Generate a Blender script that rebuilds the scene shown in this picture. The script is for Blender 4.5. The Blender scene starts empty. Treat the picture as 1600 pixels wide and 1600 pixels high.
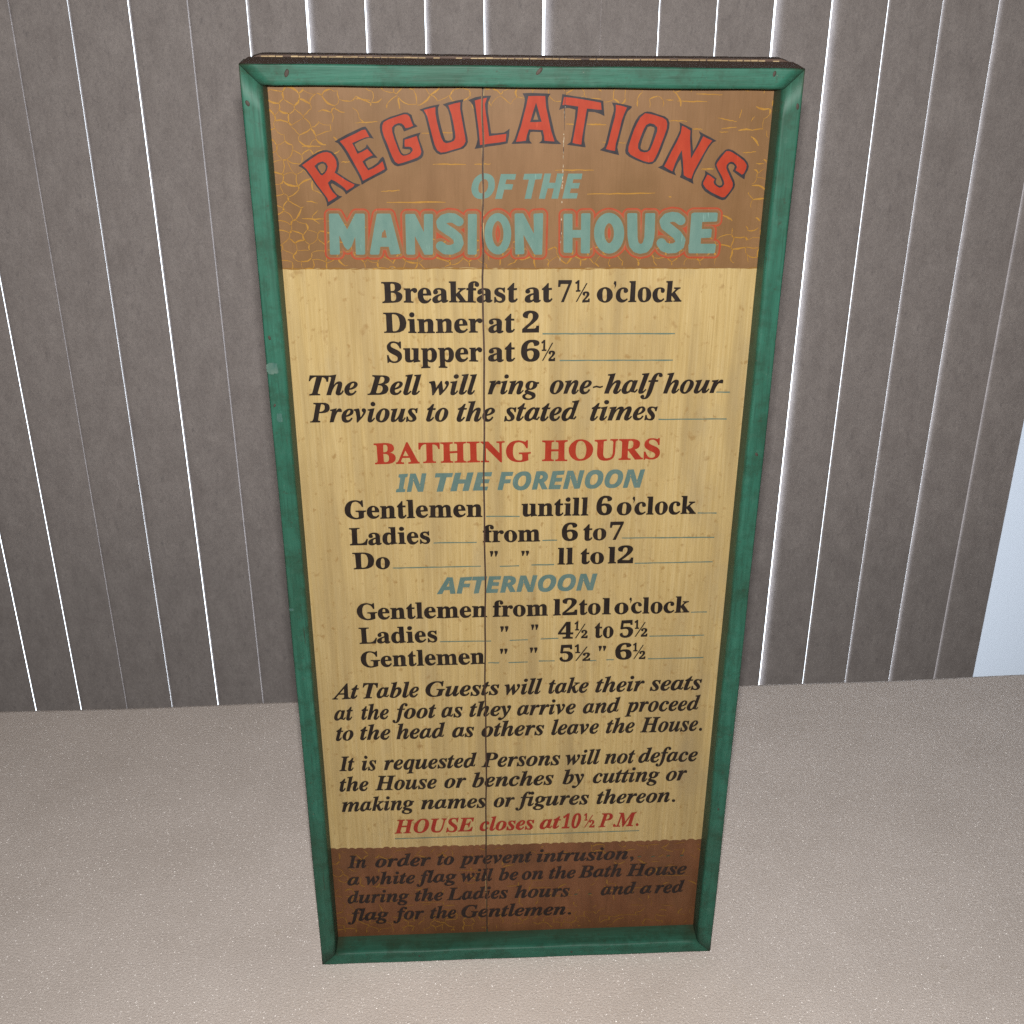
import bpy, bmesh, math, random
from mathutils import Vector, Matrix
from mathutils.geometry import delaunay_2d_cdt

random.seed(7)
scene = bpy.context.scene
col = scene.collection

# ------------------------------------------------------------------ camera
cam = bpy.data.cameras.new('camera')
cam.sensor_width = 36.0
cam.lens = 43.8733
cam.clip_start = 0.02
cam.clip_end = 60.0
camera = bpy.data.objects.new('camera', cam)
CR = Vector((0.998839492, -0.0481619504, 0.000310840247))
CU = Vector((0.02139822, 0.44954516, 0.89300127))
CF = Vector((0.04314842, 0.89195828, -0.45005404))
m3 = Matrix((CR, CU, -CF)).transposed()
camera.matrix_world = Matrix.Translation((0, 0, 1.04322394)) @ m3.to_4x4()
col.objects.link(camera)
scene.camera = camera

# ------------------------------------------------------------------ world: dim even room light
world = bpy.data.worlds.new('World')
scene.world = world
world.use_nodes = True
wb = world.node_tree.nodes['Background']
wb.inputs[0].default_value = (1.0, 0.985, 0.96, 1)
wb.inputs[1].default_value = 0.025

# ------------------------------------------------------------------ lamp: the camera's flash (the daylight behind the blind is the sky further down)
def area(name, loc, target, size, size_y, watts, colour):
    l = bpy.data.lights.new(name, 'AREA')
    l.shape = 'RECTANGLE'
    l.size = size
    l.size_y = size_y
    l.energy = watts
    l.color = colour
    o = bpy.data.objects.new(name, l)
    d = Vector(target) - Vector(loc)
    o.matrix_world = Matrix.Translation(loc) @ d.to_track_quat('-Z', 'Y').to_matrix().to_4x4()
    col.objects.link(o)
    return o

area('flash', (0.0, -0.01, 1.10), (0.06, 0.98, 0.45), 0.035, 0.02, 23.0, (1.0, 0.965, 0.92))

scene.view_settings.view_transform = 'Standard'
scene.view_settings.look = 'None'
scene.view_settings.exposure = 0.0
scene.view_settings.gamma = 1.0
scene.view_settings.use_curve_mapping = False
scene.cycles.use_denoising = False      # keeps the fine grain of the foam and the fabric

# ------------------------------------------------------------------ node helpers
class Mat:
    def __init__(s, name, rough=0.5, spec=0.4):
        s.m = bpy.data.materials.new(name)
        s.m.use_nodes = True
        s.t = s.m.node_tree
        s.b = s.t.nodes['Principled BSDF']
        s.b.inputs['Roughness'].default_value = rough
        s.b.inputs['Specular IOR Level'].default_value = spec
        tc = s.t.nodes.new('ShaderNodeTexCoord')
        s.obj = tc.outputs['Object']
    def link(s, a, b):
        s.t.links.new(a, b)
    def mapped(s, scale):
        n = s.t.nodes.new('ShaderNodeMapping')
        n.inputs['Scale'].default_value = scale
        s.link(s.obj, n.inputs['Vector'])
        return n.outputs[0]
    def noise(s, scale, stretch=(1, 1, 1), detail=3.0, rough=0.55):
        n = s.t.nodes.new('ShaderNodeTexNoise')
        n.inputs['Scale'].default_value = scale
        n.inputs['Detail'].default_value = detail
        n.inputs['Roughness'].default_value = rough
        s.link(s.mapped(stretch), n.inputs['Vector'])
        return n.outputs['Fac']
    def ramp(s, fac, stops):
        n = s.t.nodes.new('ShaderNodeValToRGB')
        e = n.color_ramp.elements
        e[0].position, e[0].color = stops[0][0], (*stops[0][1], 1)
        e[1].position, e[1].color = stops[-1][0], (*stops[-1][1], 1)
        for p, c in stops[1:-1]:
            k = e.new(p)
            k.color = (*c, 1)
        s.link(fac, n.inputs[0])
        return n.outputs[0]
    def grey(s, fac, a, b, va=0.0, vb=1.0):
        return s.ramp(fac, [(a, (va,) * 3), (b, (vb,) * 3)])
    def mix(s, fac, a, b, mode='MIX'):
        n = s.t.nodes.new('ShaderNodeMix')
        n.data_type = 'RGBA'
        n.blend_type = mode
        for sock, v in ((n.inputs[0], fac), (n.inputs[6], a), (n.inputs[7], b)):
            if isinstance(v, (int, float)):
                sock.default_value = v
            elif isinstance(v, tuple):
                sock.default_value = (*v, 1)
            else:
                s.link(v, sock)
        return n.outputs[2]
    def base(s, c):
        if isinstance(c, tuple):
            s.b.inputs['Base Color'].default_value = (*c, 1)
        else:
            s.link(c, s.b.inputs['Base Color'])
        return s
    def bump(s, h, strength, dist):
        n = s.t.nodes.new('ShaderNodeBump')
        n.inputs['Strength'].default_value = strength
        n.inputs['Distance'].default_value = dist
        s.link(h, n.inputs['Height'])
        s.link(n.outputs[0], s.b.inputs['Normal'])
        return s
    def rough(s, fac):
        s.link(fac, s.b.inputs['Roughness'])
        return s

# ------------------------------------------------------------------ materials (object coordinates are metres on the sign)
def cream_paint():
    m = Mat('aged_cream_paint', 0.5, 0.2)
    c = m.ramp(m.noise(520, (1, 0.022, 1), 5, 0.65), [(0.25, (0.305, 0.212, 0.080)), (0.5, (0.368, 0.270, 0.118)), (0.78, (0.425, 0.330, 0.168))])
    c = m.mix(m.grey(m.noise(1500, (1, 0.010, 1), 3), 0.54, 0.70, 0, 0.55), c, (0.25, 0.175, 0.070))
    c = m.mix(m.grey(m.noise(60, (1, 0.05, 1), 4), 0.48, 0.68, 0, 0.7), c, (0.248, 0.180, 0.084))
    c = m.mix(m.grey(m.noise(9, (1.6, 0.5, 1), 5), 0.45, 0.72, 0, 0.6), c, (0.248, 0.178, 0.084))
    c = m.mix(m.grey(m.noise(20, (1, 0.4, 1), 5), 0.56, 0.74, 0, 0.5), c, (0.235, 0.185, 0.112))
    c = m.mix(m.grey(m.noise(170, (1, 0.7, 1), 3), 0.61, 0.72, 0, 0.55), c, (0.20, 0.108, 0.030))
    c = m.mix(m.grey(m.noise(75, (1, 0.8, 1), 4), 0.66, 0.76, 0, 0.55), c, (0.205, 0.118, 0.040))
    m.base(c)
    m.bump(m.noise(900, (1, 0.02, 1), 2), 0.12, 0.0006)
    return m.m
def brown_paint(name, a, b, dirt):
    m = Mat(name, 0.46, 0.25)
    c = m.ramp(m.noise(60, (1, 0.25, 1), 5), [(0.25, a), (0.75, b)])
    c = m.mix(m.grey(m.noise(14, (1, 1, 1), 4), 0.45, 0.72, 0, 0.6), c, dirt)
    c = m.mix(m.grey(m.noise(900, (1, 0.03, 1), 2), 0.55, 0.75, 0, 0.3), c, dirt)
    m.base(c)
    m.bump(m.noise(700, (1, 0.05, 1), 2), 0.10, 0.0005)
    return m.m
def letter_paint(name, a, b, rough=0.5):
    m = Mat(name, rough, 0.2)
    c = m.ramp(m.noise(160, (1, 0.4, 1), 4), [(0.3, a), (0.7, b)])
    c = m.mix(m.grey(m.noise(620, (1, 0.1, 1), 2), 0.68, 0.78, 0, 0.35), c, tuple(min(1, x * 1.8 + 0.03) for x in b))
    m.base(c)
    return m.m
def rail_paint(name, stretch):
    m = Mat(name, 0.55, 0.30)
    c = m.ramp(m.noise(150, stretch, 6, 0.65), [(0.25, (0.0090, 0.0598, 0.0376)), (0.5, (0.0166, 0.0949, 0.0635)), (0.8, (0.0272, 0.1274, 0.0885))])
    c = m.mix(m.grey(m.noise(500, stretch, 4, 0.7), 0.52, 0.70, 0, 0.55), c, (0.0090, 0.0368, 0.0234))
    c = m.mix(m.grey(m.noise(70, (1, 1, 1), 7, 0.75), 0.55, 0.72, 0, 0.6), c, (0.0454, 0.1230, 0.0902))
    c = m.mix(m.grey(m.noise(45, (1, 1, 1), 7, 0.7), 0.48, 0.66, 0, 0.75), c, (0.0121, 0.0456, 0.0267))
    c = m.mix(m.grey(m.noise(5, (1, 1, 1), 5, 0.6), 0.47, 0.64, 0, 0.45), c, (0.0151, 0.0351, 0.0183))
    c = m.mix(m.grey(m.noise(130, (1, 1, 1), 6, 0.7), 0.60, 0.68, 0, 0.6), c, (0.0227, 0.0299, 0.0167))
    c = m.mix(m.grey(m.noise(260, (1, 1, 1), 5, 0.7), 0.68, 0.73, 0, 0.8), c, (0.1285, 0.1845, 0.1420))
    c = m.mix(m.grey(m.noise(330, stretch, 4), 0.66, 0.74, 0, 0.75), c, (0.0242, 0.0193, 0.0100))
    geo = m.t.nodes.new('ShaderNodeNewGeometry')
    edge = m.grey(geo.outputs['Pointiness'], 0.53, 0.60, 0, 0.8)
    c = m.mix(edge, c, (0.03, 0.032, 0.016))
    m.base(c)
    m.bump(m.noise(420, stretch, 4), 0.22, 0.0008)
    return m.m
def bare_wood(name, a, b):
    m = Mat(name, 0.6, 0.3)
    c = m.ramp(m.noise(120, (0.12, 1, 1), 5), [(0.3, a), (0.7, b)])
    m.base(c)
    m.bump(m.noise(260, (0.1, 1, 1), 4), 0.3, 0.001)
    return m.m

M_CREAM = cream_paint()
M_BROWN = brown_paint('brown_stone_paint', (0.132, 0.067, 0.026), (0.182, 0.098, 0.043), (0.112, 0.058, 0.019))
M_BROWN2 = brown_paint('dark_brown_stone_paint', (0.095, 0.036, 0.015), (0.155, 0.064, 0.028), (0.062, 0.030, 0.012))
PAINT = {
    'ink': letter_paint('black_lettering_paint', (0.009, 0.006, 0.005), (0.018, 0.012, 0.009)),
    'ink2': letter_paint('faded_black_lettering_paint', (0.012, 0.008, 0.008), (0.024, 0.015, 0.013)),
    'teal': letter_paint('pale_teal_lettering_paint', (0.0806, 0.1508, 0.13), (0.104, 0.1768, 0.1508)),
    'teal2': letter_paint('blue_grey_lettering_paint', (0.0676, 0.117, 0.1066), (0.0884, 0.1352, 0.1222)),
    'red': letter_paint('red_lettering_paint', (0.2184, 0.0182, 0.00832), (0.26, 0.0286, 0.01248)),
    'red2': letter_paint('deep_red_lettering_paint', (0.1976, 0.0156, 0.00936), (0.2392, 0.0234, 0.01248)),
    'vermilion': letter_paint('vermilion_lettering_paint', (0.245, 0.022, 0.007), (0.285, 0.032, 0.011)),
    'navy': letter_paint('navy_outline_paint', (0.0156, 0.01352, 0.01768), (0.0312, 0.02704, 0.0312)),
    'band': letter_paint('orange_red_outline_paint', (0.2392, 0.0364, 0.013), (0.2704, 0.052, 0.0208)),
    'glow': letter_paint('thin_rust_wash', (0.1716, 0.0754, 0.03432), (0.1976, 0.0858, 0.0416)),
    'ochre': letter_paint('ochre_line_paint', (0.235, 0.112, 0.015), (0.290, 0.152, 0.025)),
    'ochre2': letter_paint('dull_ochre_line_paint', (0.156, 0.0728, 0.0156), (0.1872, 0.0936, 0.0182)),
    'rule': letter_paint('teal_rule_paint', (0.0676, 0.1092, 0.0936), (0.0988, 0.1352, 0.104)),
    'dash': letter_paint('dull_green_dash_paint', (0.040, 0.048, 0.030), (0.058, 0.066, 0.040)),
    'scuff': letter_paint('rubbed_pale_green', (0.028, 0.092, 0.076), (0.095, 0.150, 0.122)),
    'chip': letter_paint('bare_chip', (0.286, 0.234, 0.156), (0.364, 0.312, 0.234)),
}
M_RAIL_H = rail_paint('green_rail_paint_across', (0.06, 1, 1))
M_RAIL_V = rail_paint('green_rail_paint_upright', (1, 0.06, 1))
M_DARKWOOD = bare_wood('dark_brown_edge_wood', (0.035, 0.020, 0.014), (0.075, 0.042, 0.028))
M_PALEWOOD = bare_wood('worn_pale_edge_wood', (0.13, 0.08, 0.035), (0.45, 0.34, 0.19))
M_IRON = letter_paint('rusted_iron', (0.03, 0.022, 0.018), (0.075, 0.055, 0.045), 0.6)

def foam_mat():
    m = Mat('pale_closed_cell_foam', 0.62, 0.3)
    c = m.ramp(m.noise(7, (1, 1, 1), 6, 0.65), [(0.3, (0.66, 0.585, 0.535)), (0.7, (0.78, 0.70, 0.65))])
    c = m.mix(m.grey(m.noise(430, (1, 1, 1), 4, 0.7), 0.36, 0.66, 0.5, 0), c, (0.53, 0.465, 0.43))
    c = m.mix(m.grey(m.noise(300, (1, 1, 1), 5, 0.75), 0.58, 0.76, 0, 0.6), c, (0.88, 0.83, 0.79))
    c = m.mix(m.grey(m.noise(40, (1, 1, 1), 3), 0.70, 0.80, 0, 0.4), c, (0.42, 0.35, 0.27))
    m.base(c)
    m.bump(m.noise(420, (1, 1, 1), 5, 0.7), 0.8, 0.002)
    # bright cell walls: tiny facets that flash back when one happens to face the lamp
    v = m.t.nodes.new('ShaderNodeTexVoronoi')
    v.inputs['Scale'].default_value = 1250
    m.link(m.obj, v.inputs['Vector'])
    sub = m.t.nodes.new('ShaderNodeVectorMath')
    sub.operation = 'SUBTRACT'
    m.link(v.outputs['Color'], sub.inputs[0])
    sub.inputs[1].default_value = (0.5, 0.5, 0.5)
    sc = m.t.nodes.new('ShaderNodeVectorMath')
    sc.operation = 'MULTIPLY'
    m.link(sub.outputs[0], sc.inputs[0])
    sc.inputs[1].default_value = (2.7, 2.7, 0.0)
    ad = m.t.nodes.new('ShaderNodeVectorMath')
    ad.operation = 'ADD'
    m.link(sc.outputs[0], ad.inputs[0])
    ad.inputs[1].default_value = (0, 0, 1)
    nm = m.t.nodes.new('ShaderNodeVectorMath')
    nm.operation = 'NORMALIZE'
    m.link(ad.outputs[0], nm.inputs[0])
    gl = m.t.nodes.new('ShaderNodeBsdfGlossy')
    gl.inputs['Roughness'].default_value = 0.30
    gl.inputs['Color'].default_value = (1, 1, 1, 1)
    m.link(nm.outputs[0], gl.inputs['Normal'])
    mx = m.t.nodes.new('ShaderNodeMixShader')
    mx.inputs[0].default_value = 0.030
    m.link(m.b.outputs[0], mx.inputs[1])
    m.link(gl.outputs[0], mx.inputs[2])
    m.link(mx.outputs[0], m.t.nodes['Material Output'].inputs[0])
    return m.m
def blind_mat():
    m = Mat('grey_woven_blind_fabric', 0.75, 0.2)
    c = m.ramp(m.noise(34, (1, 1, 0.55), 8, 0.78), [(0.32, (0.285, 0.254, 0.246)), (0.68, (0.41, 0.372, 0.360))])
    c = m.mix(m.grey(m.noise(150, (1, 1, 0.40), 5, 0.7), 0.57, 0.72, 0, 0.6), c, (0.19, 0.173, 0.178))
    c = m.mix(m.grey(m.noise(520, (1, 1, 0.6), 3, 0.7), 0.48, 0.68, 0, 0.5), c, (0.215, 0.195, 0.195))
    c = m.mix(m.grey(m.noise(330, (1, 1, 1.6), 3, 0.6), 0.60, 0.72, 0, 0.5), c, (0.47, 0.43, 0.41))
    m.base(c)
    m.bump(m.noise(800, (1, 1, 0.6), 2), 0.2, 0.0006)
    return m.m
M_FOAM = foam_mat()
M_BLIND = blind_mat()
M_SKY = bpy.data.materials.new('overcast_daylight')
M_SKY.use_nodes = True
_n = M_SKY.node_tree.nodes
_e = _n.new('ShaderNodeEmission')
_e.inputs[0].default_value = (0.80, 0.90, 1.0, 1)
_e.inputs[1].default_value = 5.5
M_SKY.node_tree.links.new(_e.outputs[0], _n['Material Output'].inputs[0])
M_WALL = Mat('white_wall_paint', 0.7, 0.2).base((0.215, 0.22, 0.235)).m

# ------------------------------------------------------------------ object helpers
def tag(o, label=None, cat=None, group=None, kind=None):
    for k, v in (('label', label), ('category', cat), ('group', group), ('kind', kind)):
        if v:
            o[k] = v
    return o
def add(name, bm, mats, parent=None, smooth=False):
    me = bpy.data.meshes.new(name)
    bmesh.ops.recalc_face_normals(bm, faces=bm.faces) if smooth is not None else None
    bm.to_mesh(me)
    bm.free()
    for m in (mats if isinstance(mats, (list, tuple)) else [mats]):
        me.materials.append(m)
    if smooth:
        for p in me.polygons:
            p.use_smooth = True
    o = bpy.data.objects.new(name, me)
    col.objects.link(o)
    if parent:
        o.parent = parent
    return o
def bm_box(bm, a, b):
    vs = [bm.verts.new((x, y, z)) for x in (a[0], b[0]) for y in (a[1], b[1]) for z in (a[2], b[2])]
    for f in ((0, 1, 3, 2), (4, 6, 7, 5), (0, 4, 5, 1), (2, 3, 7, 6), (0, 2, 6, 4), (1, 5, 7, 3)):
        bm.faces.new([vs[i] for i in f])

# ------------------------------------------------------------------ setting: wall behind the window blind
D = 1.83567
bm = bmesh.new()
bm_box(bm, (1.065, D + 0.004, -0.7), (2.6, D + 0.56, 2.6))
tag(add('wall', bm, M_WALL), kind='structure')
bm = bmesh.new()
bm.faces.new([bm.verts.new(p) for p in ((-1.75, D + 0.55, -0.8), (1.08, D + 0.55, -0.8), (1.08, D + 0.55, 2.6), (-1.75, D + 0.55, 2.6))])
tag(add('sky', bm, M_SKY, smooth=None), kind='structure')

# ------------------------------------------------------------------ vertical blind
PITCH, X0 = 0.08, -0.59032
EDGE = {-5: -5.0, -4: -3.98, -3: -2.97, -2: -1.96, -1: -0.985, 0: 0.007, 1: 0.992, 2: 1.995, 3: 2.983, 4: 3.978, 5: 4.975, 6: 5.976, 7: 6.991, 8: 8.003,
        9: 9.012, 10: 10.014, 11: 11.022, 12: 12.028, 13: 13.022, 14: 14.025, 15: 15.015, 16: 15.978, 17: 16.975, 18: 18.0, 19: 18.90}
# how far each slat's left edge curls back (mm), over what width (mm), and how far it stands off its neighbour (mm)
CURL = {-5: (10, 2.5, -2.6), 0: (6, 2.0, -2.0), 1: (9, 2.5, -2.2), 2: (11, 2.5, -1.7), 3: (8, 2.0, -1.9), 4: (10, 3.0, -1.0), 5: (15, 7.0, 1.2), 6: (11, 4.5, 0.5), 7: (11, 4.5, 0.9), 8: (11, 4.5, 1.5),
        9: (16, 8.0, 4.4), 10: (1.5, 2.0, -0.6), 11: (3.0, 2.0, 1.2), 12: (3.0, 2.0, 1.3), 13: (13, 6.5, 5.4), 14: (11, 5.5, 4.3), 15: (3.0, 2.2, 1.4), 16: (4, 2.6, 1.6), 17: (6, 4.0, 2.6), 18: (4, 3.0, 1.6)}
blind = bpy.data.objects.new('vertical_blind', None)
blind.location = (0.15, D, -0.4)
col.objects.link(blind)
tag(blind, 'mottled grey vertical blind with daylight showing between its slats, behind the sign', 'window blind')
for i in range(-13, 20):
    curl, width, off = (0.001 * v for v in CURL.get(i - 1, CURL[-5]))
    xr, xl = X0 + EDGE.get(i, i) * PITCH, X0 + EDGE.get(i - 1, i - 1) * PITCH + off
    bm = bmesh.new()
    n = 24
    rows = []
    for z in (0.0, 2.8):
        ring = []
        for side in (0, 1):
            for k in range(n + 1):
                t = k / n if side == 0 else 1 - k / n
                t = t ** 1.9
                dx = (xr - xl) * t
                y = curl * math.exp(-dx / width) - 0.0010 * 4 * t * (1 - t)
                sl = -curl / width * math.exp(-dx / width)
                th = 0.0006 / math.hypot(1, sl) if side else 0.0
                ring.append(bm.verts.new((xl + dx - sl * th - 0.15, y + th, z)))
        rows.append(ring)
    c = len(rows[0])
    for k in range(c):
        bm.faces.new((rows[0][k], rows[0][(k + 1) % c], rows[1][(k + 1) % c], rows[1][k]))
    sl = add('slat', bm, M_BLIND, blind)
    for p in sl.data.polygons:
        p.use_smooth = True
    sl.data.set_sharp_from_angle(angle=math.radians(50))

# ------------------------------------------------------------------ foam sheet under the sign
bm = bmesh.new()
NX, NY = 60, 30
def foam_far(x):
    return 1.4905 + 0.0148 * x + 0.0016 * math.sin(7 * x + 1) + 0.001 * math.sin(17 * x)
prof = [(-0.045, 0.0), (-0.006, 0.0), (-0.0018, -0.0018), (0.0, -0.006)]
grid = []
for i in range(NX + 1):
    x = -1.5 + 3.2 * i / NX
    far = foam_far(x)
    line = [bm.verts.new((x, far, -0.045))]
    for dz, dy in ((-0.007, 0.0), (-0.0022, -0.0022), (0.0, -0.008)):
        line.append(bm.verts.new((x, far + dy, dz)))
    for j in range(1, NY + 1):
        line.append(bm.verts.new((x, (far - 0.008) * (1 - j / NY) + 0.30 * j / NY, 0.0)))
    line.append(bm.verts.new((x, 0.30, -0.045)))
    grid.append(line)
for a, b in zip(grid[:-1], grid[1:]):
    for k in range(len(a) - 1):
        bm.faces.new((a[k], b[k], b[k + 1], a[k + 1]))
    bm.faces.new((a[-1], b[-1], b[0], a[0]))
bm.faces.new(grid[0])
bm.faces.new(grid[-1])
foam = add('foam_sheet', bm, M_FOAM, None)
tag(foam, 'wide pale grey sparkling foam sheet lying flat under the painted sign', 'foam sheet')

# ------------------------------------------------------------------ the sign
SIGN_B = Vector((0.05525708, 0.98940083, 0.0012))
SX = Vector((0.99994888, -0.01011138, 0.0))
SZ = Vector((-0.000208356, -0.0206050404, 0.999787672))
SN = SX.cross(SZ)                     # towards the camera
SIGN_M = Matrix((SX, SZ, SN)).transposed().to_4x4()
SIGN_M.translation = SIGN_B
sign = bpy.data.objects.new('painted_sign', None)
sign.matrix_world = SIGN_M
col.objects.link(sign)
tag(sign, 'tall old hand-painted house rules sign in a worn green wooden frame, standing on pale foam', 'sign')

# sign space: x right, y up, z towards the camera (front of the rails is z = 0), metres
OUTER = [Vector((-0.20887, 0.92412)), Vector((0.21093, 0.91863)), Vector((0.20921, 0.00239)), Vector((-0.21231, -0.00134))]   # TL TR BR BL
def inset(s):
    out = []
    for k in range(4):
        p, a, b = OUTER[k], OUTER[k - 1], OUTER[(k + 1) % 4]
        e1, e2 = (p - a).normalized(), (b - p).normalized()
        n1, n2 = Vector((e1.y, -e1.x)), Vector((e2.y, -e2.x))       # inward for clockwise order
        dt = 1 + n1.dot(n2)
        out.append(p + (n1 + n2) * (s / dt))
    return out
PANEL_Z = -0.024
W = 0.0158
SEC = [(0.0, -0.0275), (0.0, -0.0012), (0.0004, -0.0004), (0.0010, 0.0), (0.0018, 0.0), (W - 0.0036, 0.0), (W - 0.0026, -0.0001), (W - 0.0013, -0.0007), (W - 0.0005, -0.0017), (W, -0.0042), (W + 0.0006, -0.0275)]
def rail(name, k, mat, label=None):
    bm = bmesh.new()
    top = k == 0
    N = 40
    rings = []
    qs = []
    for s, d in SEC:
        s2 = s
        if top and s == 0.0 and d < -0.02:
            q = inset(0.0)
            q[0] = q[0] + Vector((0.003, 0.0010))
            q[1] = q[1] + Vector((-0.003, 0.0010))
            qs.append((q[0], q[1], d))
            continue
        q = inset(s2)
        qs.append((q[k], q[(k + 1) % 4], d))
    for j in range(N + 1):
        t = j / N
        ring = []
        for idx, (a, b, d) in enumerate(qs):
            L = (b - a).length
            e = 0.00030 / L
            tt = e + (1 - 2 * e) * t
            p = a.lerp(b, tt)
            wob = 0.00022 * math.sin(t * 23 + k * 2 + idx) * (1 if 0 < j < N else 0)
            nrm = Vector(((b - a).y, -(b - a).x)).normalized()
            p = p + nrm * (wob if 1 <= idx <= 9 else 0)
            ring.append(bm.verts.new((p.x, p.y, d)))
        rings.append(ring)
    c = len(SEC)
    for a, b in zip(rings[:-1], rings[1:]):
        for i in range(c):
            f = bm.faces.new((a[i], b[i], b[(i + 1) % c], a[(i + 1) % c]))
            f.smooth = 1 <= i <= 8
            if i == 0 or i == c - 1:
                f.material_index = 1
    bm.faces.new(rings[0])
    bm.faces.new(rings[-1])
    return add(name, bm, [mat, M_DARKWOOD], sign)
rails = [rail('frame_rail', k, M_RAIL_H if k in (0, 2) else M_RAIL_V) for k in range(4)]

# back board behind the frame, its worn top edge showing
bm = bmesh.new()
q = inset(0.0)
N = 60
for (z0, z1, rise) in ((-0.0300, -0.0415, 0.0023),):
    r0, r1 = [], []
    pts = []
    for j in range(N + 1):
        t = j / N
        p = q[0].lerp(q[1], 0.012 + 0.976 * t)
        r = rise + 0.0002 * math.sin(9 * t) + 0.00012 * random.uniform(-1, 1)
        if j in (0, N):
            r -= 0.002
        pts.append((p.x, p.y + r))
    pts += [(q[2].x - 0.002, q[2].y + 0.003), (q[3].x + 0.002, q[3].y + 0.004)]
    f0 = [bm.verts.new((x, y, z0)) for x, y in pts]
    f1 = [bm.verts.new((x, y, z1)) for x, y in pts]
    bm.faces.new(f0)
    bm.faces.new(f1)
    for i in range(len(pts)):
        j = (i + 1) % len(pts)
        bm.faces.new((f0[i], f0[j], f1[j], f1[i]))
add('back_board', bm, M_DARKWOOD, sign)
bm = bmesh.new()
for j in range(70):
    t0 = 0.03 + 0.94 * j / 70
    if random.random() < 0.10:
        continue
    t1 = t0 + 0.94 / 70 * random.uniform(0.8, 1.0)
    a, b = q[0].lerp(q[1], t0), q[0].lerp(q[1], t1)
    h = random.uniform(0.0014, 0.0019)
    bm_box(bm, (a.x, a.y + 0.0002, -0.0296), (b.x, a.y + h, -0.0282))
add('worn_edge_strip', bm, M_PALEWOOD, sign)

# ---- panel boards, split along the long crack
CR0, CR1 = Vector((-0.03007, 0.90221)), Vector((-0.0340, 0.00377))
def crack_x(y):
    return CR0.x + (CR0.y - y) / (CR0.y - CR1.y) * (CR1.x - CR0.x)
CW = 0.00078
def wig(y):
    return 0.00035 * math.sin(y * 31) + 0.0002 * math.sin(y * 83 + 1) + (0.00045 * math.sin(y * 140) if y > 0.74 else 0)
IN = inset(W - 0.003)
def edge_x(side, y):
    a, b = (IN[0], IN[3]) if side < 0 else (IN[1], IN[2])
    return a.x + (a.y - y) / (a.y - b.y) * (b.x - a.x)
boards = []
for side in (-1, 1):
    bm = bmesh.new()
    N = 120
    fr, bk = [], []
    y0, y1 = IN[2].y - 0.0005, IN[0].y
    for j in range(N + 1):
        y = y0 + (y1 - y0) * j / N
        xc = crack_x(y) + wig(y) + side * CW
        xe = edge_x(side, y)
        x0, x1 = (xe, xc) if side < 0 else (xc, xe)
        fr.append((bm.verts.new((x0, y, PANEL_Z)), bm.verts.new((x1, y, PANEL_Z))))
        bk.append((bm.verts.new((x0, y, PANEL_Z - 0.0035)), bm.verts.new((x1, y, PANEL_Z - 0.0035))))
    for j in range(N):
        bm.faces.new((fr[j][0], fr[j][1], fr[j + 1][1], fr[j + 1][0]))
        for s in (0, 1):
            f = bm.faces.new((fr[j][s], fr[j + 1][s], bk[j + 1][s], bk[j][s]))
            f.material_index = 1
    boards.append(add('panel_board', bm, [M_CREAM, M_DARKWOOD], sign))
panel = boards[1]
left_board = boards[0]

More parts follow.
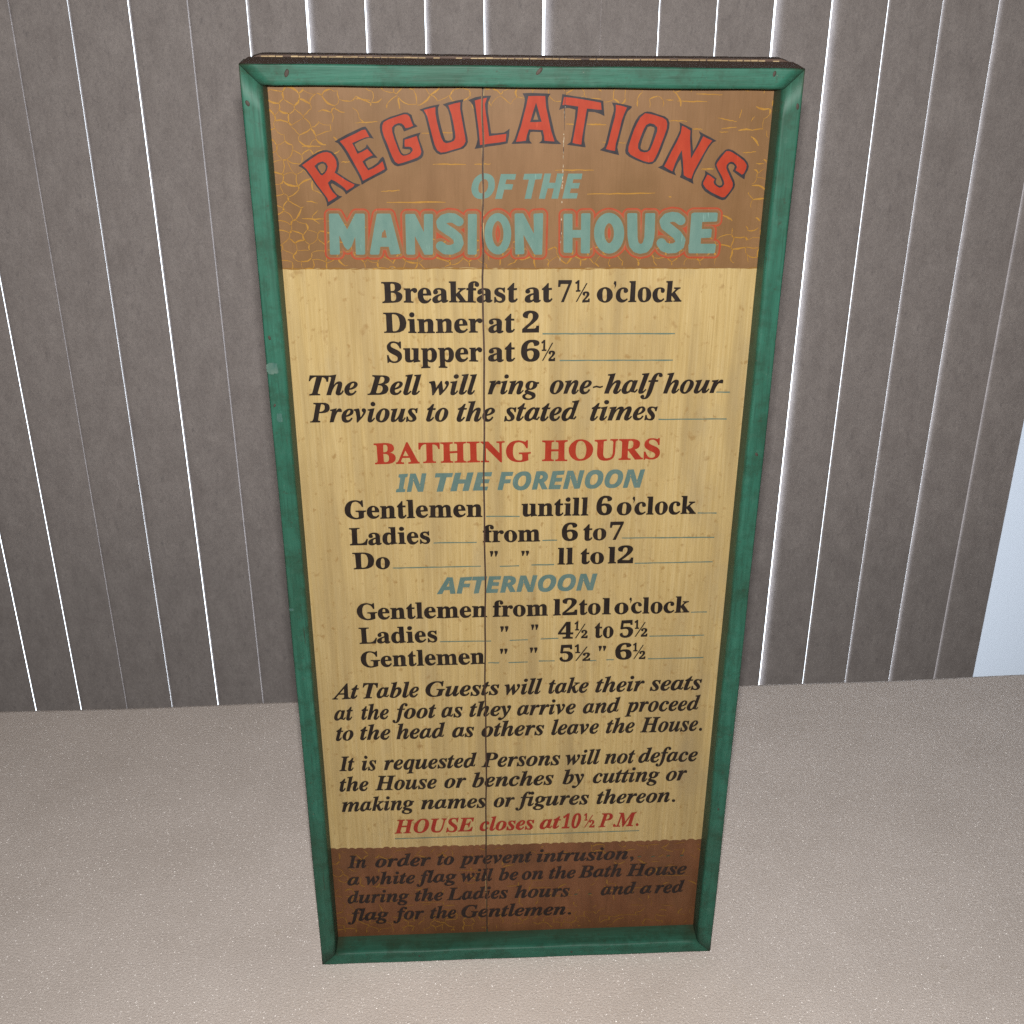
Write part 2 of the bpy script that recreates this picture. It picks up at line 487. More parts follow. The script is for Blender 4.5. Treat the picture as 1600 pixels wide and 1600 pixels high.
# ------------------------------------------------------------------ painted lettering, millimetres on the face of the sign
LINES = [
{"style":"sans","col":"teal","words":[["OF",-39.44,817.9,-4.05,817.71,19.64],["THE",1.35,817.69,48.52,817.44,19.68]],"under":[],"ditto":[],"half":[],"dots":[]},
{"style":"roman","col":"ink","words":[["Breakfast",-113.99,732.96,-2.21,732.03,17.99],["at",3.32,731.99,26.51,731.79,18.04],["7",30.79,731.76,42.1,731.67,18.06],["o'clock",62.91,731.49,133.53,730.91,18.12]],"under":[],"ditto":[],"half":[[44.09,731.65,57.09,731.54,18.07]],"dots":[]},
{"style":"roman","col":"ink","words":[["Dinner",-113.9,706.73,-31.86,706.06,17.86],["at",-27.17,706.02,-4.4,705.83,17.89],["2",1.47,705.79,15.82,705.67,17.91]],"under":[[18.46,704.5,130.18,703.25]],"ditto":[],"half":[],"dots":[]},
{"style":"roman","col":"ink","words":[["Supper",-112.43,680.71,-32.12,680.34,18.27],["at",-27.38,680.32,-4.34,680.21,18.3],["6",0.34,680.19,16.42,680.12,18.32]],"under":[[33.29,680.5,129.78,679.52]],"ditto":[],"half":[[16.73,680.12,29.7,680.06,18.33]],"dots":[]},
{"style":"italic","col":"ink","words":[["The",-179.74,651.83,-138.29,651.46,18.14],["Bell",-130.4,651.39,-84.02,650.98,18.16],["will",-77.6,650.92,-36.8,650.56,18.18],["ring",-27.89,650.48,15.98,650.09,18.21],["one~half",25.16,650.0,121.61,649.14,18.28],["hour",122.89,649.13,174.33,648.67,18.37]],"under":[[169.14,649.6,181.15,649.42]],"ditto":[],"half":[],"dots":[]},
{"style":"italic","col":"ink","words":[["Previous",-181.2,626.71,-88.01,625.94,18.55],["to",-81.11,625.89,-61.75,625.73,18.57],["the",-54.83,625.67,-21.57,625.4,18.59],["stated",-14.11,625.34,51.01,624.81,18.63],["times",60.8,624.73,119.01,624.25,18.7]],"under":[[120.59,624.75,180.33,624.34]],"ditto":[],"half":[],"dots":[]},
{"style":"roman","col":"red","words":[["BATHING",-127.56,585.82,9.7,586.22,20.14],["HOURS",19.45,586.25,123.89,586.55,20.22]],"under":[],"ditto":[],"half":[],"dots":[]},
{"style":"sans","col":"teal2","words":[["IN",-110.51,557.87,-82.5,557.98,18.09],["THE",-75.38,558.01,-24.49,558.2,18.11],["FORENOON",-20.06,558.22,111.4,558.72,18.16]],"under":[],"ditto":[],"half":[],"dots":[]},
{"style":"roman","col":"ink","words":[["Gentlemen",-156.78,531.76,-33.61,531.44,18.49],["untill",1.58,531.35,62.13,531.19,18.56],["6",68.99,531.17,83.48,531.13,18.6],["o'clock",87.6,531.12,159.67,530.93,18.64]],"under":[[-30.28,531.96,0.05,531.37],[161.45,531.74,178.81,531.41]],"ditto":[],"half":[],"dots":[]},
{"style":"roman","col":"ink","words":[["Ladies",-154.1,504.63,-81.22,504.89,17.91],["from",-33.43,505.05,18.75,505.23,17.95],["6",38.27,505.3,53.2,505.35,17.98],["to",58.28,505.37,79.08,505.44,18.0],["7",82.16,505.45,94.96,505.49,18.01]],"under":[[-78.29,505.45,-38.97,505.32],[20.89,506.12,34.41,506.19],[93.66,507.11,178.76,506.28]],"ditto":[],"half":[],"dots":[]},
{"style":"roman","col":"ink","words":[["Do",-152.4,479.12,-118.68,479.31,17.75],["11",35.19,480.18,49.95,480.27,17.81],["to",56.18,480.3,77.96,480.42,17.83],["12",81.55,480.44,105.23,480.58,17.84]],"under":[[-116.46,479.74,-35.6,480.06],[-18.2,479.52,-0.19,479.82],[11.12,480.39,32.08,480.3],[106.5,480.16,179.21,480.25]],"ditto":[[-27.41,490.1,-19.75,496.19],[1.46,490.24,8.83,495.77]],"half":[],"dots":[]},
{"style":"sans","col":"teal2","words":[["AFTERNOON",-76.87,450.68,72.83,452.09,18.06]],"under":[],"ditto":[],"half":[],"dots":[]},
{"style":"roman","col":"ink","words":[["Gentlemen",-151.85,424.19,-30.15,424.6,18.07],["from",-24.88,424.62,27.14,424.8,18.1],["12",31.91,424.81,54.64,424.89,18.13],["to",56.23,424.9,76.75,424.97,18.14],["1",78.35,424.97,86.47,425.0,18.15],["o'clock",89.66,425.01,161.02,425.25,18.19]],"under":[[162.61,425.38,177.82,425.4]],"ditto":[],"half":[],"dots":[]},
{"style":"roman","col":"ink","words":[["Ladies",-151.41,397.14,-77.55,397.58,18.45],["4",36.84,398.26,51.62,398.35,18.51],["to",72.03,398.47,90.22,398.58,18.53],["5",95.85,398.61,108.74,398.69,18.55]],"under":[[-75.26,397.67,-26.57,397.39],[-9.02,397.56,8.29,398.09],[20.63,398.56,37.47,398.92],[124.52,399.11,177.35,399.17]],"ditto":[[-18.15,407.55,-10.1,414.05],[11.08,409.1,18.2,415.37]],"half":[[51.62,398.35,65.28,398.43,18.52],[108.74,398.69,122.44,398.77,18.56]],"dots":[]},
{"style":"roman","col":"ink","words":[["Gentlemen",-151.4,370.07,-32.9,371.33,18.48],["5",38.94,372.1,51.92,372.24,18.52],["6",92.54,372.67,108.64,372.84,18.56]],"under":[[-29.81,372.41,-19.04,372.13],[-10.14,372.03,8.47,372.34],[18.99,373.24,34.38,373.05],[68.48,372.38,74.66,372.42],[84.23,372.96,91.55,372.97],[124.59,373.12,178.43,373.33]],"ditto":[[-18.52,382.37,-10.94,388.56],[10.01,383.01,17.68,389.21],[75.92,383.31,83.62,389.51]],"half":[[52.25,372.24,68.48,372.41,18.53],[108.64,372.84,121.83,372.98,18.57]],"dots":[]},
{"style":"italic","col":"ink","words":[["At",-181.67,333.32,-154.74,333.48,18.25],["Table",-151.25,333.5,-96.69,333.82,18.25],["Guests",-90.81,333.85,-18.79,334.27,18.27],["will",-13.87,334.3,23.06,334.51,18.29],["take",28.54,334.54,68.21,334.77,18.31],["their",74.81,334.81,122.76,335.09,18.34],["seats",127.96,335.12,179.04,335.42,18.39]],"under":[],"ditto":[],"half":[],"dots":[]},
{"style":"italic","col":"ink","words":[["at",-181.11,307.74,-161.81,307.88,18.22],["the",-154.75,307.94,-127.23,308.14,18.22],["foot",-124.4,308.16,-80.56,308.48,18.23],["as",-76.31,308.51,-54.78,308.66,18.23],["they",-48.68,308.71,-7.52,309.01,18.25],["arrive",-1.91,309.05,56.13,309.47,18.27],["and",62.95,309.52,100.21,309.79,18.3],["proceed",104.98,309.83,179.26,310.37,18.34]],"under":[],"ditto":[],"half":[],"dots":[]},
{"style":"italic","col":"ink","words":[["to",-181.03,282.93,-163.25,283.03,18.57],["the",-157.12,283.06,-126.92,283.23,18.57],["head",-121.5,283.25,-72.38,283.52,18.58],["as",-66.23,283.56,-44.04,283.68,18.59],["others",-36.88,283.72,25.61,284.06,18.6],["leave",32.47,284.1,79.97,284.36,18.64],["the",86.85,284.4,115.7,284.55,18.67],["House.",121.32,284.58,183.51,284.92,18.71]],"under":[],"ditto":[],"half":[],"dots":[]},
{"style":"italic","col":"ink","words":[["It",-180.33,244.58,-164.02,244.66,18.46],["is",-157.53,244.7,-142.35,244.78,18.46],["requested",-135.56,244.81,-41.64,245.31,18.47],["Persons",-37.28,245.33,42.32,245.75,18.5],["will",47.67,245.78,82.89,245.96,18.53],["not",86.62,245.98,118.0,246.15,18.56],["deface",121.26,246.17,181.57,246.48,18.6]],"under":[],"ditto":[],"half":[],"dots":[]},
{"style":"italic","col":"ink","words":[["the",-181.57,218.21,-151.67,218.54,18.66],["House",-145.54,218.6,-82.68,219.29,18.66],["or",-75.36,219.37,-52.94,219.62,18.67],["benches",-47.08,219.68,35.93,220.59,18.68],["by",44.93,220.69,67.03,220.93,18.71],["cutting",75.71,221.02,144.14,221.77,18.74],["or",150.72,221.84,172.1,222.08,18.78]],"under":[],"ditto":[],"half":[],"dots":[]},
{"style":"italic","col":"ink","words":[["making",-181.05,191.64,-106.6,192.16,18.6],["names",-99.96,192.21,-32.64,192.68,18.62],["or",-25.22,192.73,-3.72,192.88,18.63],["figures",-3.22,192.89,72.77,193.42,18.66],["thereon.",80.22,193.47,162.33,194.05,18.71]],"under":[],"ditto":[],"half":[],"dots":[]},
{"style":"italic","col":"red2","words":[["HOUSE",-128.62,160.44,-45.64,161.16,18.61],["closes",-40.39,161.2,16.87,161.7,18.63],["at",22.22,161.75,44.44,161.94,18.65],["10",45.27,161.95,65.34,162.12,18.66],["P.M.",83.42,162.28,125.66,162.64,18.69]],"under":[[-128.48,153.39,126.82,156.0]],"ditto":[],"half":[[67.35,162.14,79.57,162.24,18.67]],"dots":[]},
{"style":"italic","col":"ink2","words":[["In",-179.78,114.49,-159.76,114.64,17.26],["order",-150.74,114.71,-91.7,115.16,17.27],["to",-85.67,115.21,-67.29,115.35,17.27],["prevent",-62.26,115.39,15.02,115.99,17.29],["intrusion,",19.41,116.02,122.79,116.82,17.33]],"under":[],"ditto":[],"half":[],"dots":[[128.62,120.16],[143.15,119.86],[159.39,120.13],[173.92,120.25]]},
{"style":"italic","col":"ink2","words":[["a",-181.25,90.03,-168.27,90.14,17.29],["white",-162.07,90.2,-109.05,90.65,17.29],["flag",-108.32,90.66,-64.89,91.03,17.3],["will",-60.54,91.07,-25.72,91.36,17.31],["be",-20.64,91.41,0.35,91.59,17.32],["on",3.83,91.62,27.1,91.82,17.33],["the",32.65,91.86,61.5,92.11,17.34],["Bath",64.35,92.14,111.2,92.54,17.36],["House",115.5,92.57,180.47,93.13,17.4]],"under":[],"ditto":[],"half":[],"dots":[]},
{"style":"italic","col":"ink2","words":[["during",-182.81,64.16,-116.52,64.65,17.61],["the",-110.98,64.69,-80.01,64.92,17.61],["Ladies",-76.36,64.95,-10.48,65.43,17.62],["hours",-3.88,65.48,56.23,65.92,17.65],["and",89.06,66.16,127.56,66.45,17.69],["a",131.58,66.48,144.43,66.57,17.71],["red",147.32,66.59,179.81,66.83,17.73]],"under":[],"ditto":[],"half":[],"dots":[[62.56,68.71],[77.45,68.59]]},
{"style":"italic","col":"ink2","words":[["flag",-184.37,38.37,-139.56,38.49,17.92],["for",-135.15,38.5,-101.29,38.6,17.93],["the",-95.4,38.62,-66.64,38.7,17.94],["Gentlemen.",-61.48,38.71,58.14,39.04,17.97]],"under":[],"ditto":[],"half":[],"dots":[]}]
TITLE = [
[[[-174.01,844.7],[-170.64,847.26],[-163.57,852.18],[-157.77,855.44],[-153.97,856.7],[-151.0,856.68],[-147.36,855.55],[-144.9,853.34],[-142.89,850.01],[-142.19,846.32],[-142.82,842.25],[-143.95,839.28],[-140.35,836.83],[-136.03,833.81],[-131.68,831.15],[-126.3,829.8],[-131.95,826.46],[-138.43,822.17],[-139.25,824.25],[-141.02,826.15],[-144.64,828.44],[-148.24,830.91],[-149.57,830.73],[-149.48,829.23],[-147.82,825.83],[-145.76,822.79],[-143.59,821.26],[-141.17,820.67],[-147.28,816.74],[-153.79,812.8],[-153.79,815.65],[-155.02,819.84],[-157.74,824.02],[-161.51,829.33],[-165.17,835.72],[-168.89,840.96],[-170.97,843.01]],[[[-158.91,844.59],[-156.37,846.24],[-154.31,846.41],[-152.92,844.92],[-152.91,842.32],[-154.0,840.1],[-155.96,838.82],[-157.01,839.75],[-158.67,842.74]]],[[-170.99,845.23],[-164.52,849.43],[-157.9,853.61],[-154.09,854.87],[-151.1,855.21],[-148.19,854.28],[-145.77,851.51],[-144.31,848.18],[-144.17,844.48],[-145.11,841.52],[-146.19,839.3],[-141.89,836.29],[-137.57,833.26],[-134.65,831.74],[-131.18,830.02],[-132.22,828.34],[-137.3,825.37],[-137.85,825.56],[-139.07,827.27],[-142.29,829.92],[-145.88,832.58],[-149.16,834.1],[-151.96,831.5],[-150.71,827.74],[-148.68,824.33],[-145.5,820.9],[-147.1,819.59],[-152.4,816.59],[-153.15,819.45],[-156.24,824.01],[-160.67,830.44],[-164.34,836.83],[-167.68,842.06]],[[[-161.52,844.61],[-158.36,847.17],[-154.94,848.07],[-152.41,846.95],[-151.1,844.16],[-152.05,841.2],[-153.7,838.98],[-156.07,837.14],[-157.51,838.08],[-159.52,841.26]]]],
[[[-144.69,862.99],[-141.68,864.97],[-134.68,868.58],[-127.73,871.68],[-122.88,873.8],[-120.15,874.28],[-118.9,872.45],[-117.02,869.46],[-114.36,865.13],[-117.89,865.82],[-122.03,864.68],[-125.5,863.2],[-129.36,861.06],[-128.49,858.54],[-126.94,855.85],[-125.58,855.67],[-121.0,858.49],[-119.84,860.99],[-117.63,857.8],[-114.77,853.75],[-112.02,850.52],[-115.27,850.55],[-118.75,849.39],[-121.76,847.55],[-121.02,845.34],[-119.62,842.61],[-116.99,843.61],[-112.38,846.64],[-109.47,850.34],[-107.88,851.34],[-106.92,849.98],[-105.61,844.89],[-104.74,841.31],[-107.25,839.11],[-114.3,835.75],[-120.31,832.71],[-125.65,829.65],[-126.02,832.41],[-127.99,837.22],[-130.77,842.7],[-134.17,848.82],[-137.22,854.91],[-140.01,859.29],[-142.22,861.98]],[],[[-140.6,863.3],[-134.84,866.09],[-127.88,869.2],[-123.0,871.65],[-120.45,871.97],[-119.38,869.81],[-117.69,866.48],[-120.59,866.17],[-124.75,864.53],[-131.18,861.9],[-129.51,858.55],[-127.57,853.67],[-123.91,855.16],[-119.7,857.31],[-117.77,855.11],[-115.68,852.57],[-118.64,851.41],[-121.11,850.08],[-123.97,847.74],[-122.43,844.67],[-119.88,840.91],[-115.67,842.58],[-111.42,845.27],[-108.39,847.79],[-107.65,845.24],[-106.95,841.84],[-110.66,839.82],[-116.66,836.79],[-124.44,832.91],[-125.62,836.52],[-128.08,841.65],[-131.15,847.79],[-134.51,854.56],[-137.61,859.61]],[]],
[[[-107.89,877.78],[-106.15,878.97],[-100.82,881.47],[-95.85,882.78],[-90.27,884.54],[-87.51,884.52],[-84.51,882.72],[-83.7,879.73],[-82.58,876.43],[-80.04,874.16],[-85.82,872.09],[-90.67,870.32],[-91.25,871.38],[-92.23,873.79],[-94.03,875.0],[-95.88,874.86],[-97.78,873.52],[-98.25,869.91],[-97.19,865.68],[-95.82,861.42],[-94.45,857.14],[-93.32,854.39],[-91.82,853.0],[-89.63,853.13],[-87.1,854.34],[-86.28,855.56],[-86.7,856.63],[-87.93,856.95],[-90.11,856.96],[-92.57,857.44],[-92.13,860.79],[-91.81,865.04],[-87.56,866.82],[-82.87,868.31],[-78.04,869.48],[-79.54,866.17],[-78.44,862.22],[-77.02,858.25],[-76.04,854.88],[-76.44,852.12],[-77.91,849.98],[-81.09,848.16],[-86.77,846.35],[-92.46,844.54],[-96.87,843.79],[-99.33,844.74],[-101.41,847.07],[-102.8,850.77],[-104.16,855.07],[-105.81,859.66],[-107.72,865.14],[-109.04,869.98],[-109.32,873.59],[-108.9,875.99]],[],[[-106.06,877.47],[-102.76,879.25],[-95.9,881.59],[-90.32,883.2],[-87.87,883.04],[-85.94,881.24],[-84.7,877.34],[-83.57,874.64],[-86.39,873.45],[-89.49,872.87],[-90.64,874.98],[-92.43,876.49],[-94.88,876.66],[-98.01,875.48],[-99.95,873.24],[-99.79,869.92],[-98.47,864.78],[-96.82,859.9],[-95.43,855.93],[-93.99,853.16],[-92.17,851.92],[-89.67,852.21],[-86.51,853.42],[-84.56,855.85],[-84.8,857.69],[-86.31,858.77],[-90.65,858.95],[-90.7,861.69],[-90.45,864.12],[-86.07,865.3],[-81.06,866.93],[-79.97,862.83],[-78.58,857.95],[-77.9,854.89],[-78.76,852.44],[-81.0,850.62],[-86.69,848.5],[-92.38,846.7],[-96.16,845.8],[-98.59,847.36],[-100.6,851.37],[-102.27,855.67],[-104.18,861.48],[-106.4,866.95],[-107.42,871.48],[-107.27,874.78]],[]],
[[[-78.4,886.49],[-73.97,888.1],[-68.2,889.53],[-62.79,890.48],[-64.04,887.72],[-63.96,884.45],[-63.4,879.85],[-61.88,872.92],[-60.33,867.26],[-59.05,863.59],[-57.01,863.07],[-54.27,863.56],[-53.21,865.22],[-53.31,868.55],[-54.04,874.52],[-55.23,881.78],[-56.48,886.37],[-58.11,888.66],[-60.43,890.3],[-56.36,891.75],[-49.6,893.17],[-44.19,894.12],[-45.25,891.52],[-45.5,886.96],[-44.43,880.4],[-43.2,872.8],[-41.78,865.48],[-41.49,862.14],[-42.73,859.46],[-45.16,857.13],[-52.06,855.16],[-58.96,853.18],[-63.43,852.54],[-66.14,853.9],[-68.45,856.95],[-70.0,862.32],[-71.5,869.33],[-72.98,876.29],[-74.48,882.55],[-76.08,885.17]],[],[[-75.03,886.31],[-69.94,887.59],[-66.04,888.38],[-66.17,883.81],[-65.16,877.23],[-63.64,870.61],[-62.08,865.28],[-60.45,862.26],[-58.42,861.24],[-54.99,861.89],[-52.23,863.21],[-51.16,865.54],[-51.41,869.87],[-52.62,877.16],[-53.85,883.08],[-56.07,889.63],[-51.32,891.07],[-46.93,891.86],[-47.19,886.97],[-46.12,880.41],[-44.9,872.81],[-43.65,865.82],[-43.36,862.48],[-44.78,859.81],[-47.55,857.82],[-53.75,856.18],[-59.27,854.53],[-62.7,854.22],[-65.4,855.92],[-67.34,859.96],[-69.18,867.32],[-70.68,873.96],[-72.47,881.88]],[]],
[[[-40.86,893.45],[-35.47,895.48],[-30.26,896.49],[-23.22,896.6],[-25.08,892.77],[-25.88,889.52],[-25.76,884.46],[-24.59,876.98],[-23.41,868.53],[-19.68,868.51],[-13.47,869.07],[-10.99,870.57],[-9.13,872.07],[-9.59,866.32],[-10.68,860.85],[-16.61,859.67],[-25.97,858.51],[-36.43,856.75],[-34.99,860.1],[-34.01,864.05],[-34.56,869.51],[-35.4,877.04],[-36.23,883.93],[-37.09,888.99],[-38.59,891.66]],[],[[-35.81,893.12],[-30.89,894.28],[-26.44,895.14],[-28.17,890.42],[-27.61,884.47],[-26.44,876.99],[-25.13,866.42],[-19.69,867.14],[-13.47,867.86],[-11.61,868.15],[-12.24,862.39],[-18.16,861.51],[-25.95,860.65],[-32.19,859.78],[-32.45,864.04],[-32.99,871.01],[-34.13,879.73],[-35.25,888.68]],[]],
[[[0.67,898.24],[7.1,898.5],[14.77,898.16],[22.29,897.83],[20.49,895.18],[20.38,892.23],[21.08,886.58],[22.72,880.59],[24.37,873.97],[26.04,867.31],[27.67,863.34],[31.17,859.96],[24.6,860.16],[13.66,860.84],[15.82,862.81],[16.1,865.24],[15.12,869.19],[12.01,869.37],[8.89,869.54],[7.03,869.25],[6.12,866.22],[6.46,862.87],[8.35,860.57],[1.17,860.62],[-7.72,860.37],[-5.39,863.86],[-3.53,869.31],[-1.39,876.24],[0.44,883.12],[1.95,889.36],[2.54,893.21],[2.06,895.87]],[[[11.07,884.85],[12.51,880.06],[12.99,878.55],[9.12,878.58],[10.03,881.27]]],[[5.28,896.15],[11.73,896.26],[18.17,896.08],[18.37,893.12],[18.9,887.78],[20.22,882.41],[21.54,876.4],[23.2,869.75],[25.82,862.13],[22.07,862.31],[18.0,862.8],[17.65,866.15],[16.65,870.7],[11.99,871.03],[5.77,871.37],[4.25,866.84],[3.5,862.89],[-0.4,862.31],[-4.14,862.03],[-2.29,867.79],[-0.14,874.12],[1.98,882.51],[3.79,889.35],[4.54,893.2]],[[[11.16,891.39],[13.07,885.43],[15.64,877.04],[11.0,876.76],[6.66,876.79],[8.47,883.07]]]],
[[[31.2,897.49],[40.0,895.96],[49.26,894.73],[57.31,893.51],[62.91,892.29],[63.39,887.53],[64.24,880.95],[60.46,882.77],[56.39,883.99],[51.73,884.31],[50.97,878.63],[49.9,872.61],[49.3,866.55],[49.1,862.59],[50.34,857.38],[44.05,858.19],[35.56,859.47],[38.33,861.44],[39.17,865.7],[40.25,872.67],[41.31,880.18],[41.63,885.87],[36.5,887.24],[32.5,886.96],[28.97,885.79],[30.27,890.1],[30.81,894.24]],[],[[32.63,895.41],[40.03,894.63],[49.31,893.11],[55.51,892.03],[61.1,890.96],[61.75,885.75],[58.81,885.77],[54.45,886.39],[50.42,886.71],[49.64,881.63],[48.61,874.12],[47.56,867.17],[46.83,859.55],[43.37,860.03],[39.91,860.97],[40.73,865.69],[41.81,872.66],[43.15,881.07],[43.74,888.24],[38.62,889.01],[33.98,889.63],[31.52,889.35],[32.07,892.75]],[]],
[[[69.59,891.07],[74.09,890.6],[79.71,889.52],[85.03,888.15],[85.08,887.11],[82.1,884.44],[80.41,880.55],[79.09,875.14],[77.51,868.19],[76.2,862.11],[75.14,857.21],[76.81,851.2],[72.19,852.31],[67.11,853.58],[61.4,855.16],[64.77,857.59],[65.9,860.95],[67.24,867.04],[68.55,873.7],[69.88,879.72],[71.23,884.8],[71.11,887.79]],[],[[72.6,889.41],[76.96,888.65],[81.35,887.28],[79.38,882.66],[77.72,877.87],[76.45,871.23],[75.13,865.16],[73.78,859.98],[73.37,854.46],[69.88,855.1],[66.23,856.05],[67.8,860.33],[69.13,866.73],[70.73,873.69],[72.34,880.3],[72.9,885.69]],[]],
[[[95.17,883.77],[97.32,884.2],[100.44,883.88],[104.88,882.36],[111.22,880.37],[113.82,878.55],[115.1,875.53],[115.02,871.6],[114.14,867.96],[112.27,862.48],[110.14,855.75],[107.95,849.9],[105.95,846.19],[103.21,844.19],[100.04,844.06],[96.2,845.02],[89.43,847.55],[84.58,850.06],[81.96,852.24],[81.38,854.71],[81.98,859.01],[83.9,865.11],[86.1,871.78],[88.34,877.2],[90.95,881.09]],[[[98.24,872.61],[100.39,873.2],[103.25,872.28],[103.67,870.45],[102.65,866.21],[101.34,861.33],[99.99,857.05],[98.85,854.9],[96.33,854.76],[93.76,855.86],[93.35,857.71],[94.37,862.6],[96.28,868.07]]],[[95.53,882.87],[98.65,882.55],[103.69,881.32],[109.71,879.48],[112.32,877.66],[113.26,874.94],[113.02,871.0],[111.45,865.84],[109.3,859.44],[107.41,853.92],[105.46,849.3],[103.73,846.21],[100.6,845.46],[96.12,846.57],[90.31,849.1],[85.77,851.6],[83.93,854.08],[83.92,857.77],[85.54,863.57],[87.72,870.55],[89.97,875.68],[92.26,879.88]],[[[96.91,874.13],[99.65,875.47],[103.12,874.7],[105.76,872.26],[105.77,869.23],[104.31,864.37],[102.7,859.48],[101.04,855.19],[98.92,853.51],[96.41,853.22],[93.22,854.02],[91.37,856.49],[91.36,859.87],[93.27,865.66],[94.91,870.51]]]],
[[[122.72,876.03],[126.27,874.34],[133.01,871.3],[133.26,865.28],[133.97,859.89],[134.91,853.96],[136.47,856.49],[139.11,863.22],[139.95,865.9],[138.33,869.26],[142.29,867.06],[147.67,864.51],[152.91,861.62],[150.06,860.45],[147.54,857.09],[144.49,851.34],[141.8,845.22],[139.04,839.75],[136.93,834.94],[136.26,831.83],[137.05,828.18],[131.94,830.82],[125.79,833.64],[126.68,836.05],[126.77,840.18],[126.19,843.62],[125.41,847.73],[123.36,844.33],[121.85,840.56],[121.3,838.16],[122.72,835.05],[116.44,837.51],[107.82,841.53],[111.22,843.04],[112.77,846.45],[115.84,853.24],[118.92,859.65],[121.98,866.02],[123.45,870.03],[123.41,873.36]],[],[[124.95,873.35],[127.79,872.17],[131.75,869.64],[131.79,863.94],[132.65,856.52],[133.58,848.01],[136.33,853.44],[139.4,859.18],[142.08,865.22],[145.67,863.52],[149.43,861.81],[146.44,857.78],[142.77,851.01],[139.42,844.21],[136.69,838.39],[134.99,832.53],[131.77,833.42],[128.83,835.34],[128.17,840.17],[127.41,846.35],[125.99,854.87],[123.66,850.47],[121.26,844.34],[119.54,838.35],[115.93,840.26],[112.83,842.35],[114.86,846.44],[117.91,853.57],[121.61,860.98],[124.29,867.68]],[]],
[[[160.42,854.79],[162.9,855.39],[166.15,854.44],[171.17,851.31],[176.23,847.86],[179.06,844.73],[180.14,841.6],[179.6,838.79],[177.83,835.35],[177.52,831.57],[173.65,833.81],[170.92,835.72],[167.51,838.25],[168.61,840.44],[168.79,842.0],[167.73,843.26],[165.77,843.89],[164.23,843.28],[163.74,841.41],[164.91,838.9],[167.17,834.8],[169.43,830.69],[170.34,827.52],[169.92,824.99],[168.23,822.14],[165.36,818.02],[163.61,815.79],[161.08,815.17],[158.1,816.16],[151.41,819.41],[146.69,822.31],[144.24,825.19],[143.28,827.42],[143.55,830.26],[144.67,832.46],[145.87,835.59],[145.48,838.73],[148.15,837.15],[152.83,834.28],[155.22,832.38],[154.73,830.49],[154.85,828.91],[156.26,827.31],[158.23,826.67],[159.78,827.29],[159.95,829.18],[158.39,832.67],[155.44,837.72],[153.23,841.49],[152.72,843.99],[153.77,846.78],[156.34,850.49]],[],[[161.14,853.7],[163.68,853.68],[166.31,852.58],[171.33,849.45],[176.08,846.0],[178.27,842.87],[178.05,840.06],[176.62,836.3],[175.11,835.37],[172.39,837.28],[169.7,838.86],[170.76,841.36],[169.64,843.24],[167.57,845.13],[165.62,845.61],[163.78,844.84],[162.34,842.98],[162.23,840.49],[163.76,837.34],[166.02,833.24],[168.29,829.12],[168.53,826.27],[167.45,823.74],[165.17,820.25],[162.8,817.72],[160.56,817.58],[156.56,819.37],[151.22,821.96],[147.15,824.85],[144.83,828.04],[144.87,829.62],[146.24,832.76],[147.63,835.58],[149.93,834.62],[153.67,831.76],[152.85,829.87],[153.64,827.97],[155.69,826.37],[158.03,825.08],[160.23,825.7],[161.66,827.91],[161.13,830.44],[158.86,834.87],[155.95,839.28],[154.22,843.04],[154.87,844.91],[157.41,848.93]],[]]]
